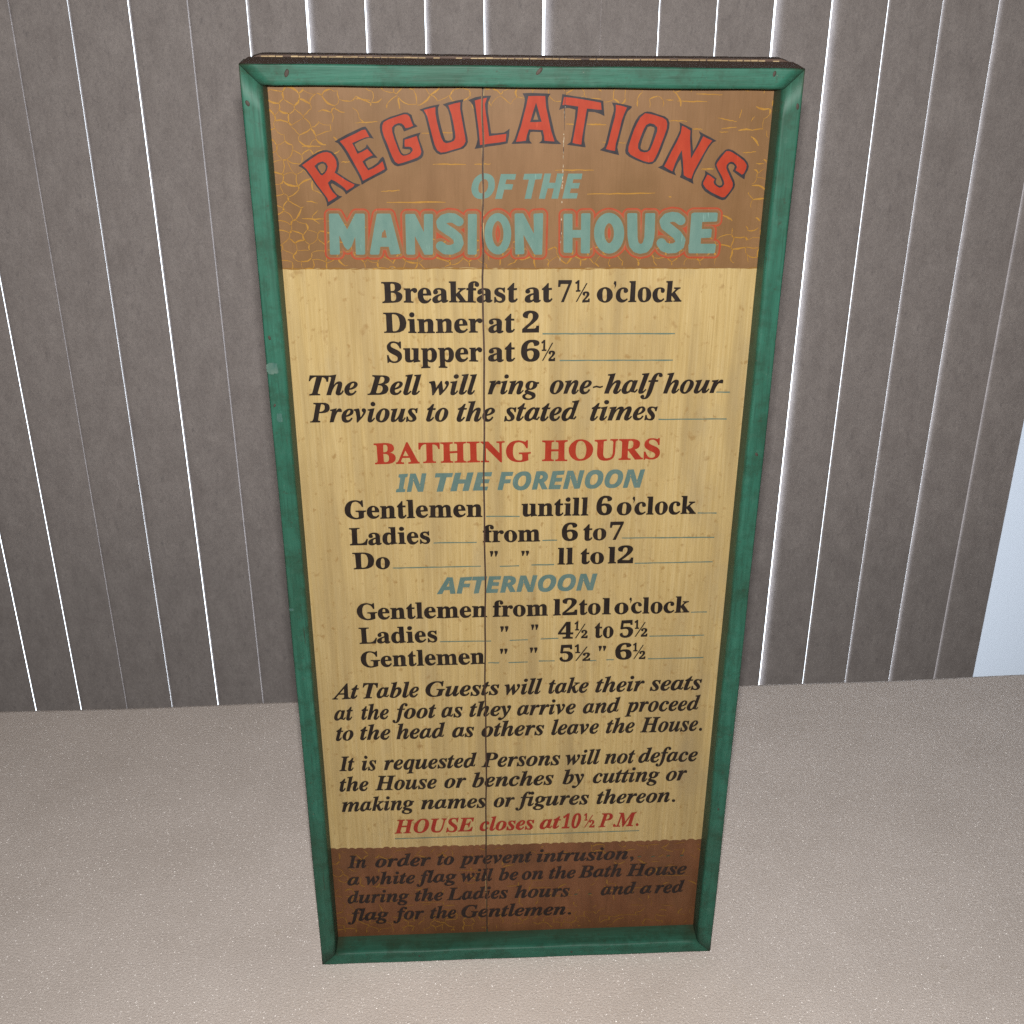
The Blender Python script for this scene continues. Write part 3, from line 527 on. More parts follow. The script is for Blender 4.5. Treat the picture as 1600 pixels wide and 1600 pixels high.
BLOCK = {
"fill": [[[120.77,806.19],[116.49,805.21],[115.08,804.46],[112.04,800.62],[111.6,799.35],[111.64,797.9],[112.98,793.87],[113.74,792.59],[114.51,791.85],[123.66,784.78],[125.36,782.37],[125.26,781.81],[123.62,780.57],[120.7,780.39],[118.74,781.14],[116.84,783.56],[116.47,783.92],[115.33,784.58],[113.86,784.86],[112.41,784.58],[111.23,783.8],[110.46,782.7],[110.11,781.22],[110.22,780.11],[110.72,778.87],[113.7,774.84],[115.03,774.01],[119.72,772.29],[120.46,772.23],[125.59,772.43],[126.68,772.63],[127.57,773.06],[131.48,775.82],[132.29,776.66],[132.79,777.67],[133.69,782.84],[133.53,783.95],[133.04,785.06],[129.26,790.25],[120.18,797.27],[120.05,797.46],[120.37,797.81],[122.16,798.23],[123.99,798.0],[127.22,795.69],[128.52,795.35],[129.96,795.48],[131.37,796.24],[132.01,796.99],[132.36,797.68],[132.61,799.16],[132.15,800.91],[131.09,802.27],[126.99,805.38],[125.68,805.75],[121.49,806.27]],[[138.73,805.49],[138.21,805.09],[137.67,805.01],[137.33,804.79],[136.97,804.03],[136.82,780.04],[136.79,779.85],[136.43,779.49],[136.31,778.93],[136.78,772.98],[137.18,772.41],[137.55,772.19],[137.92,772.12],[157.44,771.92],[157.98,772.07],[158.41,772.58],[158.52,772.95],[158.78,778.53],[158.68,779.08],[158.32,779.54],[157.38,779.88],[148.75,779.97],[146.36,779.99],[146.17,780.08],[146.21,784.68],[153.69,784.93],[154.22,785.18],[154.51,785.78],[154.45,791.11],[154.36,791.48],[154.11,791.85],[153.51,792.17],[146.4,792.11],[146.24,792.29],[146.21,797.77],[146.35,797.85],[157.42,798.08],[157.86,798.21],[158.22,798.57],[158.33,798.93],[158.31,804.2],[158.22,804.56],[157.98,804.91],[157.59,805.24],[157.03,805.4],[139.08,805.55]],[[69.88,805.89],[68.27,805.67],[66.67,805.1],[64.55,803.81],[62.85,802.15],[61.67,800.53],[60.75,798.79],[59.85,796.37],[59.3,794.0],[59.06,792.0],[59.01,789.44],[59.21,787.05],[59.67,784.66],[60.34,782.44],[61.17,780.49],[62.33,778.44],[63.68,776.68],[65.55,774.89],[67.8,773.53],[70.02,772.79],[71.86,772.57],[72.59,772.63],[74.23,772.85],[76.03,773.5],[77.82,774.59],[79.58,776.24],[81.08,778.36],[81.97,780.13],[82.62,781.95],[83.22,784.43],[83.5,787.0],[83.51,789.39],[83.3,791.59],[82.79,794.15],[82.1,796.35],[81.3,798.17],[80.03,800.35],[78.69,802.02],[76.82,803.75],[74.6,805.06],[72.41,805.76],[70.6,805.96]],[[-58.55,806.85],[-62.86,805.67],[-63.59,805.34],[-64.39,804.72],[-67.04,801.86],[-67.65,800.78],[-67.89,799.52],[-67.3,795.71],[-66.89,794.62],[-66.04,793.61],[-61.8,790.45],[-57.47,787.61],[-54.57,785.02],[-54.12,782.81],[-54.63,781.9],[-57.16,780.85],[-59.51,780.99],[-59.7,781.03],[-63.01,783.63],[-64.13,784.01],[-65.39,784.01],[-66.66,783.55],[-67.77,782.59],[-68.4,781.48],[-68.65,780.01],[-68.4,778.72],[-67.59,777.42],[-63.12,773.76],[-61.68,773.28],[-56.43,772.97],[-55.15,773.24],[-50.4,775.24],[-49.1,776.13],[-48.54,776.86],[-46.49,780.9],[-46.23,781.81],[-46.24,783.1],[-47.42,788.24],[-48.23,789.71],[-52.74,793.76],[-57.52,796.89],[-59.73,798.54],[-59.45,798.72],[-57.47,799.23],[-55.15,798.98],[-51.43,796.54],[-50.54,796.21],[-49.28,796.15],[-47.84,796.62],[-46.74,797.56],[-46.08,798.78],[-45.89,800.23],[-46.27,801.67],[-47.07,802.76],[-51.86,806.05],[-53.02,806.44],[-57.12,806.95],[-58.01,806.95]],[[-18.86,806.48],[-20.65,806.23],[-22.27,805.55],[-23.71,804.57],[-25.34,802.93],[-26.57,801.14],[-27.63,798.98],[-28.43,796.63],[-28.9,794.63],[-29.22,792.45],[-29.37,789.72],[-29.29,787.52],[-29.03,785.32],[-28.48,782.75],[-27.68,780.35],[-26.71,778.31],[-25.76,776.82],[-24.45,775.3],[-22.56,773.83],[-20.46,772.95],[-18.28,772.73],[-16.46,773.01],[-14.28,774.06],[-13.0,775.03],[-11.81,776.31],[-10.46,778.32],[-9.49,780.35],[-8.69,782.74],[-8.23,784.76],[-7.93,786.95],[-7.79,789.7],[-7.91,792.07],[-8.19,794.26],[-8.77,796.81],[-9.61,799.18],[-10.45,800.9],[-11.44,802.45],[-12.95,804.16],[-14.74,805.48],[-16.71,806.28],[-18.32,806.51]],[[-3.81,806.17],[-4.17,806.1],[-4.89,805.65],[-5.13,805.28],[-5.19,804.92],[-4.64,773.65],[-4.48,773.09],[-4.09,772.71],[-3.54,772.58],[1.74,772.88],[2.29,773.03],[2.86,773.76],[2.91,774.31],[2.1,788.14],[2.2,788.51],[11.03,772.66],[11.4,772.42],[11.77,772.35],[16.33,772.26],[16.69,772.32],[17.05,772.56],[17.27,772.87],[17.36,773.43],[17.78,804.89],[17.54,805.62],[17.18,805.99],[16.64,806.15],[11.08,805.81],[10.52,805.68],[10.06,805.14],[9.99,804.78],[10.51,789.53],[2.0,805.75],[1.39,806.06]],[[49.72,805.7],[49.18,805.68],[48.65,805.46],[48.34,805.17],[48.2,804.81],[48.36,792.46],[48.28,792.25],[41.55,792.34],[41.26,804.33],[41.18,804.69],[40.92,805.08],[40.37,805.38],[40.01,805.45],[35.15,805.5],[34.54,805.29],[34.1,804.75],[34.04,804.39],[34.65,774.74],[35.04,773.99],[35.64,773.65],[40.39,773.58],[41.12,773.63],[41.48,773.76],[41.82,774.11],[41.95,774.48],[41.74,785.94],[48.46,785.87],[48.64,774.23],[48.81,773.67],[49.16,773.29],[49.53,773.06],[49.9,772.99],[55.02,772.94],[55.56,773.09],[56.12,773.78],[55.68,804.74],[55.31,805.47],[54.76,805.76]],[[85.77,805.38],[85.34,804.84],[85.21,804.3],[86.23,787.16],[86.48,785.32],[87.72,779.4],[88.47,777.73],[91.19,774.55],[92.13,773.68],[93.26,773.13],[96.6,772.21],[97.52,772.11],[102.24,773.13],[103.66,774.1],[106.44,777.74],[106.85,778.85],[108.07,785.3],[108.25,791.54],[108.08,792.64],[108.01,796.84],[107.85,804.28],[107.76,804.65],[107.51,805.01],[107.08,805.27],[106.72,805.33],[100.75,805.38],[100.22,805.26],[99.87,804.93],[99.73,804.35],[99.94,787.4],[100.02,786.3],[99.06,781.73],[98.2,780.65],[97.11,780.4],[96.56,780.55],[96.37,780.63],[95.31,781.92],[94.38,786.35],[94.43,787.08],[93.3,804.77],[93.0,805.18],[92.45,805.44],[86.31,805.53]],[[-152.14,807.17],[-152.67,806.75],[-152.86,806.22],[-154.13,775.14],[-154.09,774.77],[-153.91,774.4],[-153.63,774.12],[-153.1,773.95],[-147.34,773.87],[-146.79,774.03],[-146.22,774.51],[-146.06,775.06],[-145.64,788.99],[-145.62,789.17],[-145.46,789.32],[-142.25,780.48],[-140.23,778.16],[-139.71,777.87],[-139.17,777.91],[-138.71,778.12],[-136.45,780.31],[-133.19,787.97],[-133.03,787.96],[-133.2,779.72],[-133.3,774.75],[-133.18,774.38],[-132.73,773.89],[-132.2,773.72],[-126.79,773.69],[-126.27,773.94],[-125.83,774.49],[-125.75,774.86],[-124.4,805.79],[-124.53,806.33],[-124.99,806.84],[-125.52,807.0],[-131.38,807.05],[-131.74,806.99],[-132.1,806.77],[-139.06,794.46],[-145.06,806.88],[-145.4,807.11],[-145.75,807.18],[-151.78,807.23]],[[-114.33,806.84],[-114.71,806.6],[-115.01,806.06],[-117.91,793.82],[-117.96,793.1],[-122.01,775.01],[-121.99,774.45],[-121.72,774.02],[-121.02,773.63],[-115.6,773.56],[-115.05,773.71],[-114.52,774.19],[-114.36,774.56],[-113.34,779.9],[-113.12,780.04],[-106.64,779.96],[-106.53,779.83],[-106.05,777.13],[-105.48,774.1],[-105.19,773.73],[-104.76,773.53],[-98.24,773.91],[-97.66,774.21],[-97.42,774.58],[-97.34,774.94],[-103.83,805.97],[-104.37,806.66],[-104.9,806.82],[-113.97,806.9]],[[-91.56,806.4],[-91.87,806.22],[-92.18,805.86],[-92.36,805.33],[-92.69,774.53],[-92.56,773.97],[-92.28,773.66],[-91.57,773.33],[-86.68,773.27],[-86.13,773.42],[-85.57,774.07],[-85.48,774.46],[-85.33,788.05],[-85.24,788.38],[-78.34,773.66],[-77.99,773.34],[-77.45,773.17],[-72.38,773.12],[-71.96,773.21],[-71.46,773.58],[-71.22,773.94],[-71.14,774.31],[-70.27,805.13],[-70.4,805.67],[-70.88,806.14],[-71.41,806.3],[-76.41,806.32],[-76.95,806.08],[-77.32,805.73],[-77.49,805.19],[-77.95,791.56],[-84.41,805.97],[-84.94,806.34],[-85.32,806.42]],[[-41.41,805.96],[-41.77,805.89],[-42.13,805.67],[-42.4,805.24],[-42.45,804.89],[-43.15,773.85],[-42.81,773.22],[-42.09,772.83],[-37.01,772.77],[-36.64,772.83],[-36.27,773.06],[-35.98,773.4],[-35.81,773.96],[-35.24,805.0],[-35.52,805.55],[-36.23,805.97]],[[-18.77,800.16],[-18.17,800.14],[-17.1,799.45],[-16.43,798.69],[-15.96,797.96],[-15.26,796.51],[-14.77,795.05],[-14.39,793.41],[-14.15,791.58],[-14.07,789.76],[-14.15,787.93],[-14.39,786.1],[-14.76,784.45],[-15.33,782.8],[-15.95,781.52],[-16.71,780.42],[-17.71,779.5],[-18.44,779.2],[-18.98,779.24],[-19.52,779.48],[-20.23,780.09],[-21.29,781.57],[-21.97,783.05],[-22.45,784.52],[-22.78,786.0],[-23.02,787.83],[-23.1,789.66],[-23.0,791.66],[-22.75,793.48],[-22.36,795.12],[-21.78,796.75],[-21.14,798.01],[-20.53,798.91],[-19.97,799.51],[-19.43,799.91]],[[70.83,797.54],[71.65,797.33],[72.58,796.62],[73.3,795.7],[73.82,794.78],[74.3,793.68],[74.7,792.4],[75.01,790.75],[75.12,787.82],[74.95,786.35],[74.65,785.07],[74.18,783.78],[73.57,782.68],[72.61,781.6],[71.83,781.22],[71.53,781.17],[70.98,781.31],[70.42,781.67],[69.74,782.35],[68.75,783.83],[68.18,785.13],[67.79,786.42],[67.5,788.07],[67.4,791.0],[67.58,792.47],[67.95,793.92],[68.37,795.01],[69.33,796.56],[69.98,797.18]],[[-109.29,793.92],[-109.23,793.99],[-109.06,793.82],[-108.64,793.01],[-107.77,787.54],[-107.92,787.46],[-110.07,787.45],[-111.87,787.5],[-112.0,787.58],[-111.98,787.76],[-111.25,791.76],[-110.36,792.3]]],
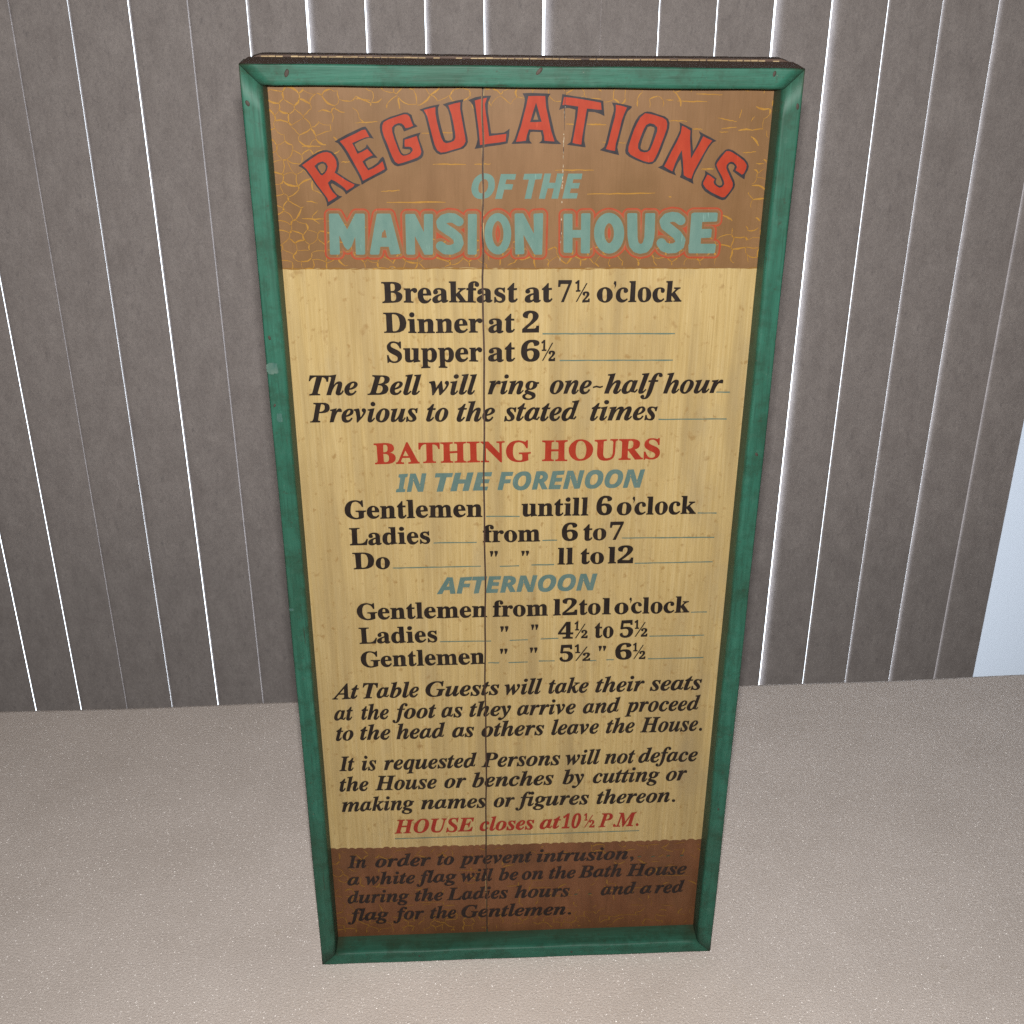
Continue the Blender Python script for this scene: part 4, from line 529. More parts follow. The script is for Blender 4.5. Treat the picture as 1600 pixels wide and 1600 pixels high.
"band": [[[120.15,810.31],[115.35,809.22],[114.64,808.99],[112.71,807.98],[112.02,807.4],[111.35,806.58],[110.38,807.76],[109.43,808.54],[108.32,809.1],[107.04,809.4],[100.36,809.48],[99.47,809.38],[98.58,809.11],[97.87,808.76],[97.11,808.17],[96.5,807.46],[96.32,807.45],[95.62,808.18],[94.81,808.78],[93.89,809.22],[92.97,809.47],[92.07,809.55],[85.4,809.58],[83.98,809.17],[82.7,808.29],[82.22,807.76],[81.76,807.04],[81.08,805.31],[79.02,807.1],[76.26,808.72],[73.16,809.74],[70.63,810.04],[68.65,809.9],[67.22,809.67],[64.74,808.8],[61.92,807.06],[59.82,805.04],[59.18,806.88],[58.74,807.6],[58.12,808.33],[57.36,808.95],[56.63,809.37],[55.9,809.65],[54.99,809.83],[49.07,809.78],[47.82,809.59],[46.75,809.16],[45.91,808.61],[45.19,807.9],[44.65,807.06],[44.47,807.07],[43.58,808.09],[42.63,808.78],[41.36,809.32],[40.28,809.53],[34.35,809.54],[32.92,809.13],[31.68,808.31],[30.91,807.48],[30.39,806.59],[30.05,805.51],[29.96,804.43],[30.49,774.78],[30.67,773.67],[31.01,772.73],[31.66,771.62],[32.34,770.86],[32.97,770.35],[33.71,769.92],[35.18,769.46],[41.03,769.36],[42.31,769.53],[43.4,769.94],[44.31,770.55],[45.19,771.51],[45.37,771.43],[46.09,770.53],[46.96,769.78],[47.8,769.27],[48.73,768.93],[50.01,768.76],[55.87,768.75],[56.78,768.96],[57.69,769.37],[58.4,769.87],[59.11,770.59],[59.64,771.33],[59.99,772.07],[60.25,773.0],[60.33,773.93],[60.46,774.15],[61.03,773.5],[63.11,771.59],[66.29,769.66],[68.88,768.76],[69.62,768.59],[72.02,768.33],[74.03,768.49],[75.67,768.8],[77.83,769.59],[80.34,771.1],[82.81,773.41],[84.7,776.1],[85.46,774.98],[88.35,771.6],[90.1,770.1],[92.35,769.05],[95.89,768.08],[97.37,767.89],[98.83,767.98],[103.37,768.98],[104.45,769.39],[106.05,770.45],[106.73,771.04],[109.15,774.14],[110.93,771.86],[111.7,771.24],[113.03,770.41],[113.79,770.06],[118.67,768.26],[119.98,767.99],[126.22,768.2],[127.86,768.47],[129.83,769.33],[132.82,771.42],[133.0,771.45],[133.89,770.02],[135.01,768.96],[136.34,768.23],[137.84,767.89],[158.14,767.67],[159.05,767.82],[159.77,768.06],[160.48,768.44],[161.17,768.99],[162.14,770.3],[162.65,771.79],[162.97,778.11],[162.91,779.04],[162.69,779.97],[162.38,780.72],[161.94,781.46],[161.42,782.11],[160.17,783.14],[158.47,783.9],[158.68,785.37],[158.6,791.07],[158.28,792.54],[157.62,793.83],[157.75,793.93],[158.65,794.01],[159.37,794.2],[160.07,794.51],[160.76,794.97],[161.27,795.45],[161.8,796.17],[162.37,797.61],[162.48,798.71],[162.4,804.53],[162.18,805.44],[161.88,806.16],[161.44,806.89],[160.84,807.62],[160.02,808.35],[159.11,808.91],[158.18,809.28],[157.07,809.49],[138.44,809.65],[137.01,809.34],[134.91,808.32],[133.87,807.31],[133.09,805.8],[129.34,808.61],[127.98,809.28],[125.96,809.81],[121.41,810.37]],[[-58.81,810.95],[-64.19,809.49],[-65.64,808.82],[-66.91,807.87],[-67.76,808.88],[-68.69,809.6],[-69.7,810.09],[-70.94,810.35],[-76.28,810.41],[-77.35,810.26],[-78.25,809.95],[-79.16,809.44],[-79.95,808.8],[-80.63,808.0],[-80.81,807.98],[-81.44,808.82],[-82.29,809.54],[-83.41,810.15],[-84.47,810.43],[-91.4,810.52],[-92.47,810.33],[-93.38,809.98],[-94.47,809.25],[-95.4,808.23],[-96.01,807.15],[-96.32,806.08],[-96.41,805.18],[-96.61,791.61],[-96.65,792.17],[-96.76,792.32],[-100.05,807.55],[-100.55,808.53],[-101.4,809.55],[-102.26,810.2],[-103.3,810.67],[-104.54,810.88],[-113.94,810.96],[-115.2,810.77],[-116.47,810.22],[-117.2,809.69],[-117.77,809.13],[-118.29,808.42],[-118.73,807.53],[-120.54,800.14],[-120.36,806.11],[-120.45,807.01],[-120.66,807.73],[-121.21,808.81],[-122.16,809.89],[-123.19,810.57],[-124.24,810.94],[-125.3,811.06],[-131.5,811.1],[-132.57,810.92],[-133.66,810.48],[-134.77,809.67],[-135.54,808.79],[-138.71,803.28],[-141.58,809.16],[-142.04,809.74],[-142.71,810.33],[-143.4,810.74],[-144.09,811.02],[-145.49,811.24],[-151.51,811.29],[-152.4,811.22],[-153.48,810.91],[-154.4,810.43],[-155.18,809.82],[-155.91,808.97],[-156.58,807.68],[-156.89,806.25],[-158.23,774.81],[-158.07,773.52],[-157.64,772.41],[-156.86,771.29],[-155.86,770.46],[-154.81,769.98],[-153.74,769.77],[-147.61,769.67],[-146.52,769.78],[-145.04,770.33],[-144.29,770.79],[-143.64,771.34],[-142.66,772.63],[-142.09,774.1],[-141.91,774.18],[-140.86,773.8],[-139.6,773.67],[-138.69,773.78],[-137.41,774.14],[-136.97,772.57],[-136.13,771.27],[-134.93,770.23],[-133.52,769.65],[-132.44,769.52],[-126.66,769.49],[-125.37,769.79],[-124.07,770.46],[-122.84,769.76],[-121.59,769.44],[-115.26,769.37],[-114.35,769.55],[-113.43,769.91],[-112.54,770.47],[-111.72,771.2],[-111.14,771.94],[-110.74,772.67],[-110.41,773.6],[-110.11,775.1],[-109.92,775.31],[-109.45,772.85],[-108.83,771.52],[-108.25,770.8],[-107.62,770.25],[-106.92,769.82],[-106.03,769.48],[-104.58,769.3],[-97.86,769.74],[-96.58,770.08],[-95.47,770.7],[-95.29,770.68],[-94.06,769.79],[-93.17,769.39],[-92.45,769.19],[-91.54,769.1],[-86.65,769.06],[-85.37,769.26],[-84.11,769.81],[-83.15,770.55],[-82.21,771.69],[-82.03,771.65],[-81.34,770.71],[-80.52,769.96],[-79.74,769.48],[-78.85,769.14],[-77.58,768.96],[-71.77,768.95],[-70.49,769.3],[-69.5,769.85],[-68.46,770.75],[-67.7,771.8],[-67.52,771.92],[-65.21,770.1],[-64.31,769.67],[-62.87,769.22],[-61.78,769.05],[-55.97,768.77],[-53.6,769.35],[-48.65,771.44],[-47.18,772.37],[-47.0,772.26],[-46.32,770.91],[-45.67,770.16],[-44.67,769.41],[-43.6,768.88],[-42.15,768.6],[-37.06,768.55],[-36.15,768.62],[-34.87,769.02],[-33.82,769.67],[-32.85,770.64],[-32.2,771.7],[-31.91,772.44],[-31.72,773.36],[-31.61,778.36],[-31.49,778.76],[-30.33,776.31],[-29.16,774.45],[-27.24,772.2],[-25.21,770.57],[-24.48,770.1],[-22.12,769.07],[-21.03,768.77],[-17.93,768.52],[-15.93,768.8],[-15.02,769.05],[-12.1,770.45],[-10.28,771.83],[-8.82,773.38],[-8.56,772.2],[-8.29,771.46],[-7.87,770.71],[-7.27,769.96],[-6.63,769.39],[-5.72,768.84],[-4.99,768.56],[-4.08,768.38],[2.13,768.66],[3.4,768.91],[4.31,769.31],[5.27,770.02],[5.92,770.75],[6.67,771.94],[7.57,770.36],[8.51,769.35],[9.79,768.55],[11.26,768.15],[16.38,768.03],[17.65,768.18],[18.56,768.5],[19.47,769.05],[20.16,769.68],[20.71,770.42],[21.29,771.71],[21.49,773.01],[21.85,805.04],[21.63,806.3],[20.97,807.75],[20.08,808.83],[18.93,809.65],[17.85,810.06],[16.59,810.23],[10.5,809.87],[9.79,809.76],[8.71,809.38],[7.65,808.67],[6.78,807.69],[6.23,806.61],[5.47,807.88],[4.78,808.7],[3.88,809.4],[2.8,809.9],[1.37,810.15],[-4.54,810.2],[-5.99,809.78],[-7.58,808.74],[-8.5,807.65],[-9.19,806.06],[-10.37,807.3],[-12.41,808.81],[-13.3,809.3],[-15.27,810.1],[-15.98,810.29],[-18.13,810.59],[-19.74,810.51],[-21.17,810.29],[-22.06,810.06],[-24.08,809.22],[-26.63,807.44],[-28.8,805.12],[-30.12,803.15],[-31.09,801.22],[-31.22,801.54],[-31.19,805.33],[-31.57,806.83],[-32.09,807.78],[-32.8,808.59],[-33.72,809.3],[-34.75,809.79],[-35.46,809.98],[-36.35,810.07],[-41.53,810.03],[-42.6,809.89],[-43.68,809.49],[-44.65,808.86],[-45.49,807.97],[-46.04,807.05],[-49.75,809.55],[-50.45,809.89],[-51.69,810.31],[-52.4,810.47],[-56.85,811.02]],[[120.14,808.87],[121.32,808.99],[126.05,808.41],[128.08,807.78],[128.79,807.35],[132.81,804.24],[134.21,802.57],[134.29,804.77],[134.51,805.5],[135.0,806.4],[135.49,806.93],[136.06,807.34],[137.5,808.0],[138.35,808.23],[157.0,808.1],[157.74,807.99],[158.48,807.72],[159.23,807.27],[159.83,806.74],[160.3,806.18],[160.71,805.45],[160.95,804.72],[161.05,804.0],[161.05,798.36],[160.74,797.27],[160.11,796.37],[159.07,795.65],[158.0,795.36],[149.09,795.16],[148.96,795.01],[149.11,794.89],[153.3,794.93],[154.22,794.76],[155.05,794.4],[155.82,793.85],[156.46,793.11],[156.87,792.37],[157.19,791.09],[157.24,785.2],[156.84,783.91],[156.38,783.27],[155.87,782.81],[156.06,782.68],[157.34,782.66],[158.09,782.54],[159.03,782.2],[159.65,781.85],[160.33,781.29],[160.91,780.54],[161.28,779.8],[161.51,778.87],[161.21,771.99],[160.99,771.31],[160.66,770.73],[160.18,770.13],[159.64,769.68],[158.75,769.27],[157.84,769.11],[137.56,769.36],[136.81,769.56],[136.05,769.93],[135.44,770.38],[134.92,770.94],[134.17,772.26],[133.97,773.01],[133.91,773.75],[133.75,774.0],[133.23,773.53],[129.19,770.68],[127.58,769.91],[125.95,769.64],[119.7,769.46],[118.96,769.66],[114.07,771.46],[112.36,772.47],[111.54,773.23],[109.02,776.58],[108.61,775.86],[105.77,772.18],[105.25,771.7],[103.83,770.73],[102.93,770.37],[98.39,769.38],[97.66,769.31],[96.37,769.44],[92.28,770.58],[90.78,771.33],[89.63,772.28],[86.22,776.27],[85.23,778.32],[84.92,779.57],[84.73,779.56],[83.46,776.85],[81.92,774.64],[79.55,772.34],[77.41,771.0],[75.43,770.25],[73.79,769.92],[72.14,769.78],[69.57,770.05],[67.04,770.88],[66.42,771.16],[64.11,772.59],[61.69,774.84],[60.11,776.9],[58.84,779.07],[58.92,773.94],[58.79,773.01],[58.51,772.27],[57.99,771.51],[57.28,770.84],[56.38,770.36],[55.28,770.15],[49.43,770.24],[48.12,770.7],[47.57,771.08],[46.82,771.8],[46.23,772.77],[45.93,773.88],[45.78,782.95],[45.62,783.14],[44.52,783.15],[44.68,774.08],[44.28,772.79],[43.89,772.19],[43.36,771.64],[42.45,771.1],[41.36,770.84],[35.52,770.86],[34.6,771.08],[33.86,771.45],[33.21,771.97],[32.61,772.72],[32.08,773.84],[31.89,774.95],[31.35,804.59],[31.48,805.5],[31.88,806.39],[32.43,807.09],[33.13,807.65],[33.85,807.99],[34.74,808.18],[40.13,808.15],[40.85,808.04],[41.76,807.69],[42.85,806.9],[43.55,805.93],[43.93,804.66],[44.2,795.05],[45.5,795.01],[45.61,795.22],[45.48,804.65],[45.54,805.37],[45.83,806.27],[46.44,807.18],[47.15,807.76],[48.21,808.24],[49.11,808.39],[54.68,808.47],[55.76,808.25],[56.68,807.77],[57.23,807.3],[57.7,806.71],[58.27,805.44],[58.4,804.54],[58.53,800.5],[59.38,802.08],[60.62,803.8],[62.68,805.86],[65.14,807.43],[67.63,808.32],[68.88,808.53],[70.86,808.64],[73.03,808.36],[75.77,807.45],[78.35,805.91],[80.23,804.25],[81.98,802.16],[82.52,801.36],[82.66,801.61],[82.5,804.51],[82.62,805.41],[82.89,806.13],[83.32,806.85],[84.23,807.68],[85.11,808.09],[86.0,808.23],[92.32,808.16],[93.22,808.0],[94.15,807.59],[95.09,806.81],[95.67,805.96],[96.03,804.93],[97.09,788.27],[97.18,790.16],[97.02,804.74],[97.31,806.0],[97.62,806.58],[98.14,807.17],[99.1,807.79],[100.25,808.08],[106.75,808.03],[107.66,807.88],[108.4,807.58],[108.96,807.22],[109.88,806.25],[110.45,804.98],[110.62,803.38],[112.99,806.32],[113.85,807.01],[115.61,807.83]],[[-58.93,809.52],[-58.13,809.64],[-56.88,809.63],[-52.61,809.1],[-51.01,808.62],[-50.18,808.19],[-45.19,804.71],[-44.91,806.17],[-44.32,807.24],[-43.35,808.1],[-42.09,808.59],[-36.37,808.68],[-35.66,808.61],[-34.94,808.38],[-34.23,807.98],[-33.53,807.36],[-33.09,806.78],[-32.69,805.88],[-32.54,804.8],[-33.1,773.75],[-33.33,772.64],[-33.93,771.56],[-34.85,770.67],[-35.95,770.14],[-36.86,769.98],[-42.13,770.04],[-43.04,770.21],[-43.76,770.53],[-44.48,771.01],[-44.94,771.45],[-45.62,772.57],[-45.88,773.69],[-45.85,776.12],[-45.88,775.91],[-47.15,774.21],[-48.99,772.86],[-54.3,770.61],[-56.12,770.2],[-61.93,770.5],[-63.73,770.99],[-64.81,771.55],[-68.36,774.44],[-68.62,773.18],[-69.14,772.12],[-70.08,771.17],[-71.0,770.62],[-72.28,770.34],[-77.54,770.39],[-78.26,770.47],[-79.51,771.0],[-80.56,772.0],[-80.91,772.57],[-82.6,776.2],[-82.75,775.91],[-82.82,773.87],[-83.29,772.58],[-83.68,772.03],[-84.42,771.3],[-85.14,770.85],[-85.87,770.59],[-86.78,770.49],[-91.49,770.53],[-92.39,770.66],[-93.46,771.1],[-94.15,771.58],[-94.69,772.17],[-95.2,773.02],[-95.71,772.34],[-96.33,771.81],[-96.89,771.48],[-97.62,771.22],[-105.06,770.76],[-105.96,770.97],[-106.66,771.34],[-107.31,771.9],[-107.73,772.46],[-108.18,773.57],[-108.81,777.09],[-108.93,777.22],[-110.91,777.25],[-111.14,777.11],[-111.74,773.98],[-112.3,772.69],[-112.93,771.96],[-113.62,771.41],[-114.46,770.99],[-115.19,770.81],[-121.52,770.88],[-122.76,771.33],[-123.46,771.81],[-123.97,772.35],[-125.29,771.36],[-126.58,770.93],[-132.36,770.95],[-133.08,771.03],[-133.79,771.26],[-134.48,771.68],[-135.18,772.37],[-135.65,773.11],[-136.0,774.41],[-135.98,777.02],[-136.98,776.08],[-137.68,775.6],[-138.79,775.2],[-139.7,775.09],[-140.59,775.21],[-141.47,775.59],[-142.15,776.12],[-143.17,777.25],[-143.3,777.06],[-143.39,774.67],[-143.64,773.75],[-144.36,772.58],[-145.39,771.73],[-146.42,771.26],[-147.34,771.11],[-153.64,771.2],[-154.71,771.49],[-155.57,772.05],[-156.24,772.85],[-156.7,773.88],[-156.84,774.99],[-156.57,781.42],[-155.5,806.42],[-155.22,807.49],[-154.55,808.56],[-153.74,809.27],[-152.67,809.76],[-151.6,809.91],[-145.4,809.85],[-144.53,809.69],[-143.67,809.28],[-142.99,808.69],[-142.58,808.1],[-138.88,800.4],[-138.71,800.4],[-134.44,808.03],[-133.82,808.74],[-133.02,809.29],[-132.3,809.59],[-131.4,809.73],[-125.19,809.68],[-124.14,809.46],[-123.11,808.84],[-122.44,808.11],[-122.1,807.56],[-121.84,806.84],[-121.73,806.12],[-122.61,784.58],[-120.68,793.12],[-120.55,794.21],[-117.59,806.62],[-117.34,807.34],[-116.91,808.05],[-116.37,808.63],[-115.68,809.11],[-114.91,809.43],[-114.19,809.57],[-104.6,809.5],[-103.89,809.39],[-103.19,809.12],[-102.5,808.66],[-101.99,808.13],[-101.5,807.38],[-101.23,806.66],[-95.48,779.53],[-95.34,780.09],[-95.02,805.53],[-94.88,806.25],[-94.56,807.03],[-94.12,807.67],[-93.44,808.34],[-92.35,808.94],[-91.27,809.14],[-85.05,809.1],[-83.99,808.88],[-82.94,808.29],[-82.09,807.39],[-80.25,803.39],[-80.11,805.76],[-79.65,807.01],[-79.22,807.6],[-78.67,808.12],[-77.94,808.58],[-77.22,808.88],[-76.32,809.02],[-71.34,808.99],[-70.1,808.76],[-69.22,808.28],[-68.34,807.45],[-67.84,806.55],[-67.52,805.28],[-66.05,806.81],[-64.59,807.83],[-63.51,808.27]],[[-19.0,809.17],[-17.96,809.19],[-15.99,808.88],[-13.31,807.75],[-10.98,805.98],[-9.37,804.16],[-7.93,801.88],[-7.84,802.23],[-7.87,805.3],[-7.51,806.56],[-7.04,807.3],[-6.32,807.96],[-5.43,808.51],[-4.54,808.8],[-3.82,808.86],[1.55,808.75],[2.45,808.56],[3.17,808.22],[3.89,807.65],[4.41,806.99],[7.34,801.41],[7.41,801.56],[7.3,804.99],[7.45,805.89],[7.75,806.6],[8.19,807.25],[8.73,807.75],[9.44,808.18],[10.69,808.49],[16.96,808.83],[17.69,808.68],[18.51,808.31],[19.13,807.84],[19.68,807.22],[20.3,805.95],[20.47,804.87],[20.09,773.21],[19.92,772.1],[19.44,771.09],[18.72,770.3],[17.82,769.75],[16.72,769.48],[11.06,769.63],[9.79,770.16],[8.86,770.99],[5.54,776.88],[5.65,774.1],[5.55,773.17],[5.09,772.06],[4.12,770.92],[3.21,770.37],[2.3,770.12],[-3.35,769.79],[-4.44,769.9],[-5.36,770.25],[-6.27,770.95],[-6.9,771.81],[-7.21,772.56],[-7.35,773.3],[-7.44,777.75],[-7.55,778.03],[-8.14,776.83],[-9.49,774.81],[-11.37,772.77],[-13.11,771.5],[-15.38,770.45],[-16.11,770.23],[-17.75,769.98],[-18.47,769.95],[-21.02,770.22],[-23.75,771.32],[-26.28,773.24],[-27.9,775.1],[-29.13,777.04],[-30.26,779.45],[-31.11,782.04],[-31.7,784.8],[-31.98,787.18],[-32.07,789.56],[-31.93,792.48],[-31.54,795.2],[-31.02,797.38],[-30.09,800.08],[-28.92,802.46],[-27.49,804.57],[-25.77,806.36],[-23.87,807.73],[-23.15,808.12],[-21.18,808.88]],[[-18.54,796.99],[-19.3,795.63],[-19.76,794.37],[-20.1,792.91],[-20.3,791.46],[-20.39,789.63],[-20.31,787.99],[-19.83,785.23],[-19.47,784.13],[-18.74,782.65],[-18.6,782.48],[-18.26,783.01],[-17.82,783.93],[-17.38,785.21],[-16.87,787.95],[-16.78,789.78],[-16.84,791.24],[-17.04,792.89],[-17.38,794.34],[-17.74,795.44]],[[134.0,794.92],[132.81,793.77],[130.69,792.76],[130.55,792.62],[131.35,791.88],[132.7,790.03],[134.12,788.18],[134.17,794.59],[134.16,794.78]],[[-45.53,795.03],[-46.62,794.2],[-48.39,793.54],[-46.84,792.14],[-46.13,791.46],[-45.6,790.65],[-45.51,790.78],[-45.38,794.78],[-45.41,794.97]],[[71.05,794.07],[70.55,792.99],[70.25,791.71],[70.13,790.61],[70.21,788.23],[70.45,786.94],[70.73,786.02],[71.13,785.1],[71.44,784.73],[71.71,785.09],[71.98,785.83],[72.27,787.11],[72.39,788.21],[72.29,790.59],[72.05,791.88],[71.77,792.79],[71.37,793.71]],[[-18.57,793.26],[-18.24,791.26],[-18.17,789.79],[-18.25,788.15],[-18.56,786.32],[-18.59,786.19],[-18.72,786.69],[-18.93,788.16],[-19.0,789.62],[-18.92,791.26]],[[111.1,791.77],[110.98,791.51],[110.9,787.11],[111.0,787.04],[111.71,787.3],[113.33,787.6],[114.06,787.6],[114.96,787.44],[115.72,787.3],[115.89,787.43],[112.65,789.94],[111.64,790.96]],[[-67.89,791.59],[-67.96,791.36],[-68.11,786.06],[-68.04,785.9],[-67.31,786.24],[-65.86,786.71],[-64.24,786.78],[-63.52,786.7],[-61.55,785.98],[-58.72,783.77],[-58.36,783.69],[-57.64,783.64],[-57.28,783.76],[-59.04,785.34],[-63.4,788.21]],[[-66.65,788.61],[-66.53,788.78],[-65.82,788.2],[-66.55,787.99],[-66.64,788.06]],[[97.17,786.73],[97.19,786.25]],[[119.53,784.56],[119.52,784.45],[120.33,783.42],[120.89,783.19],[121.08,783.22],[121.2,783.33]]],
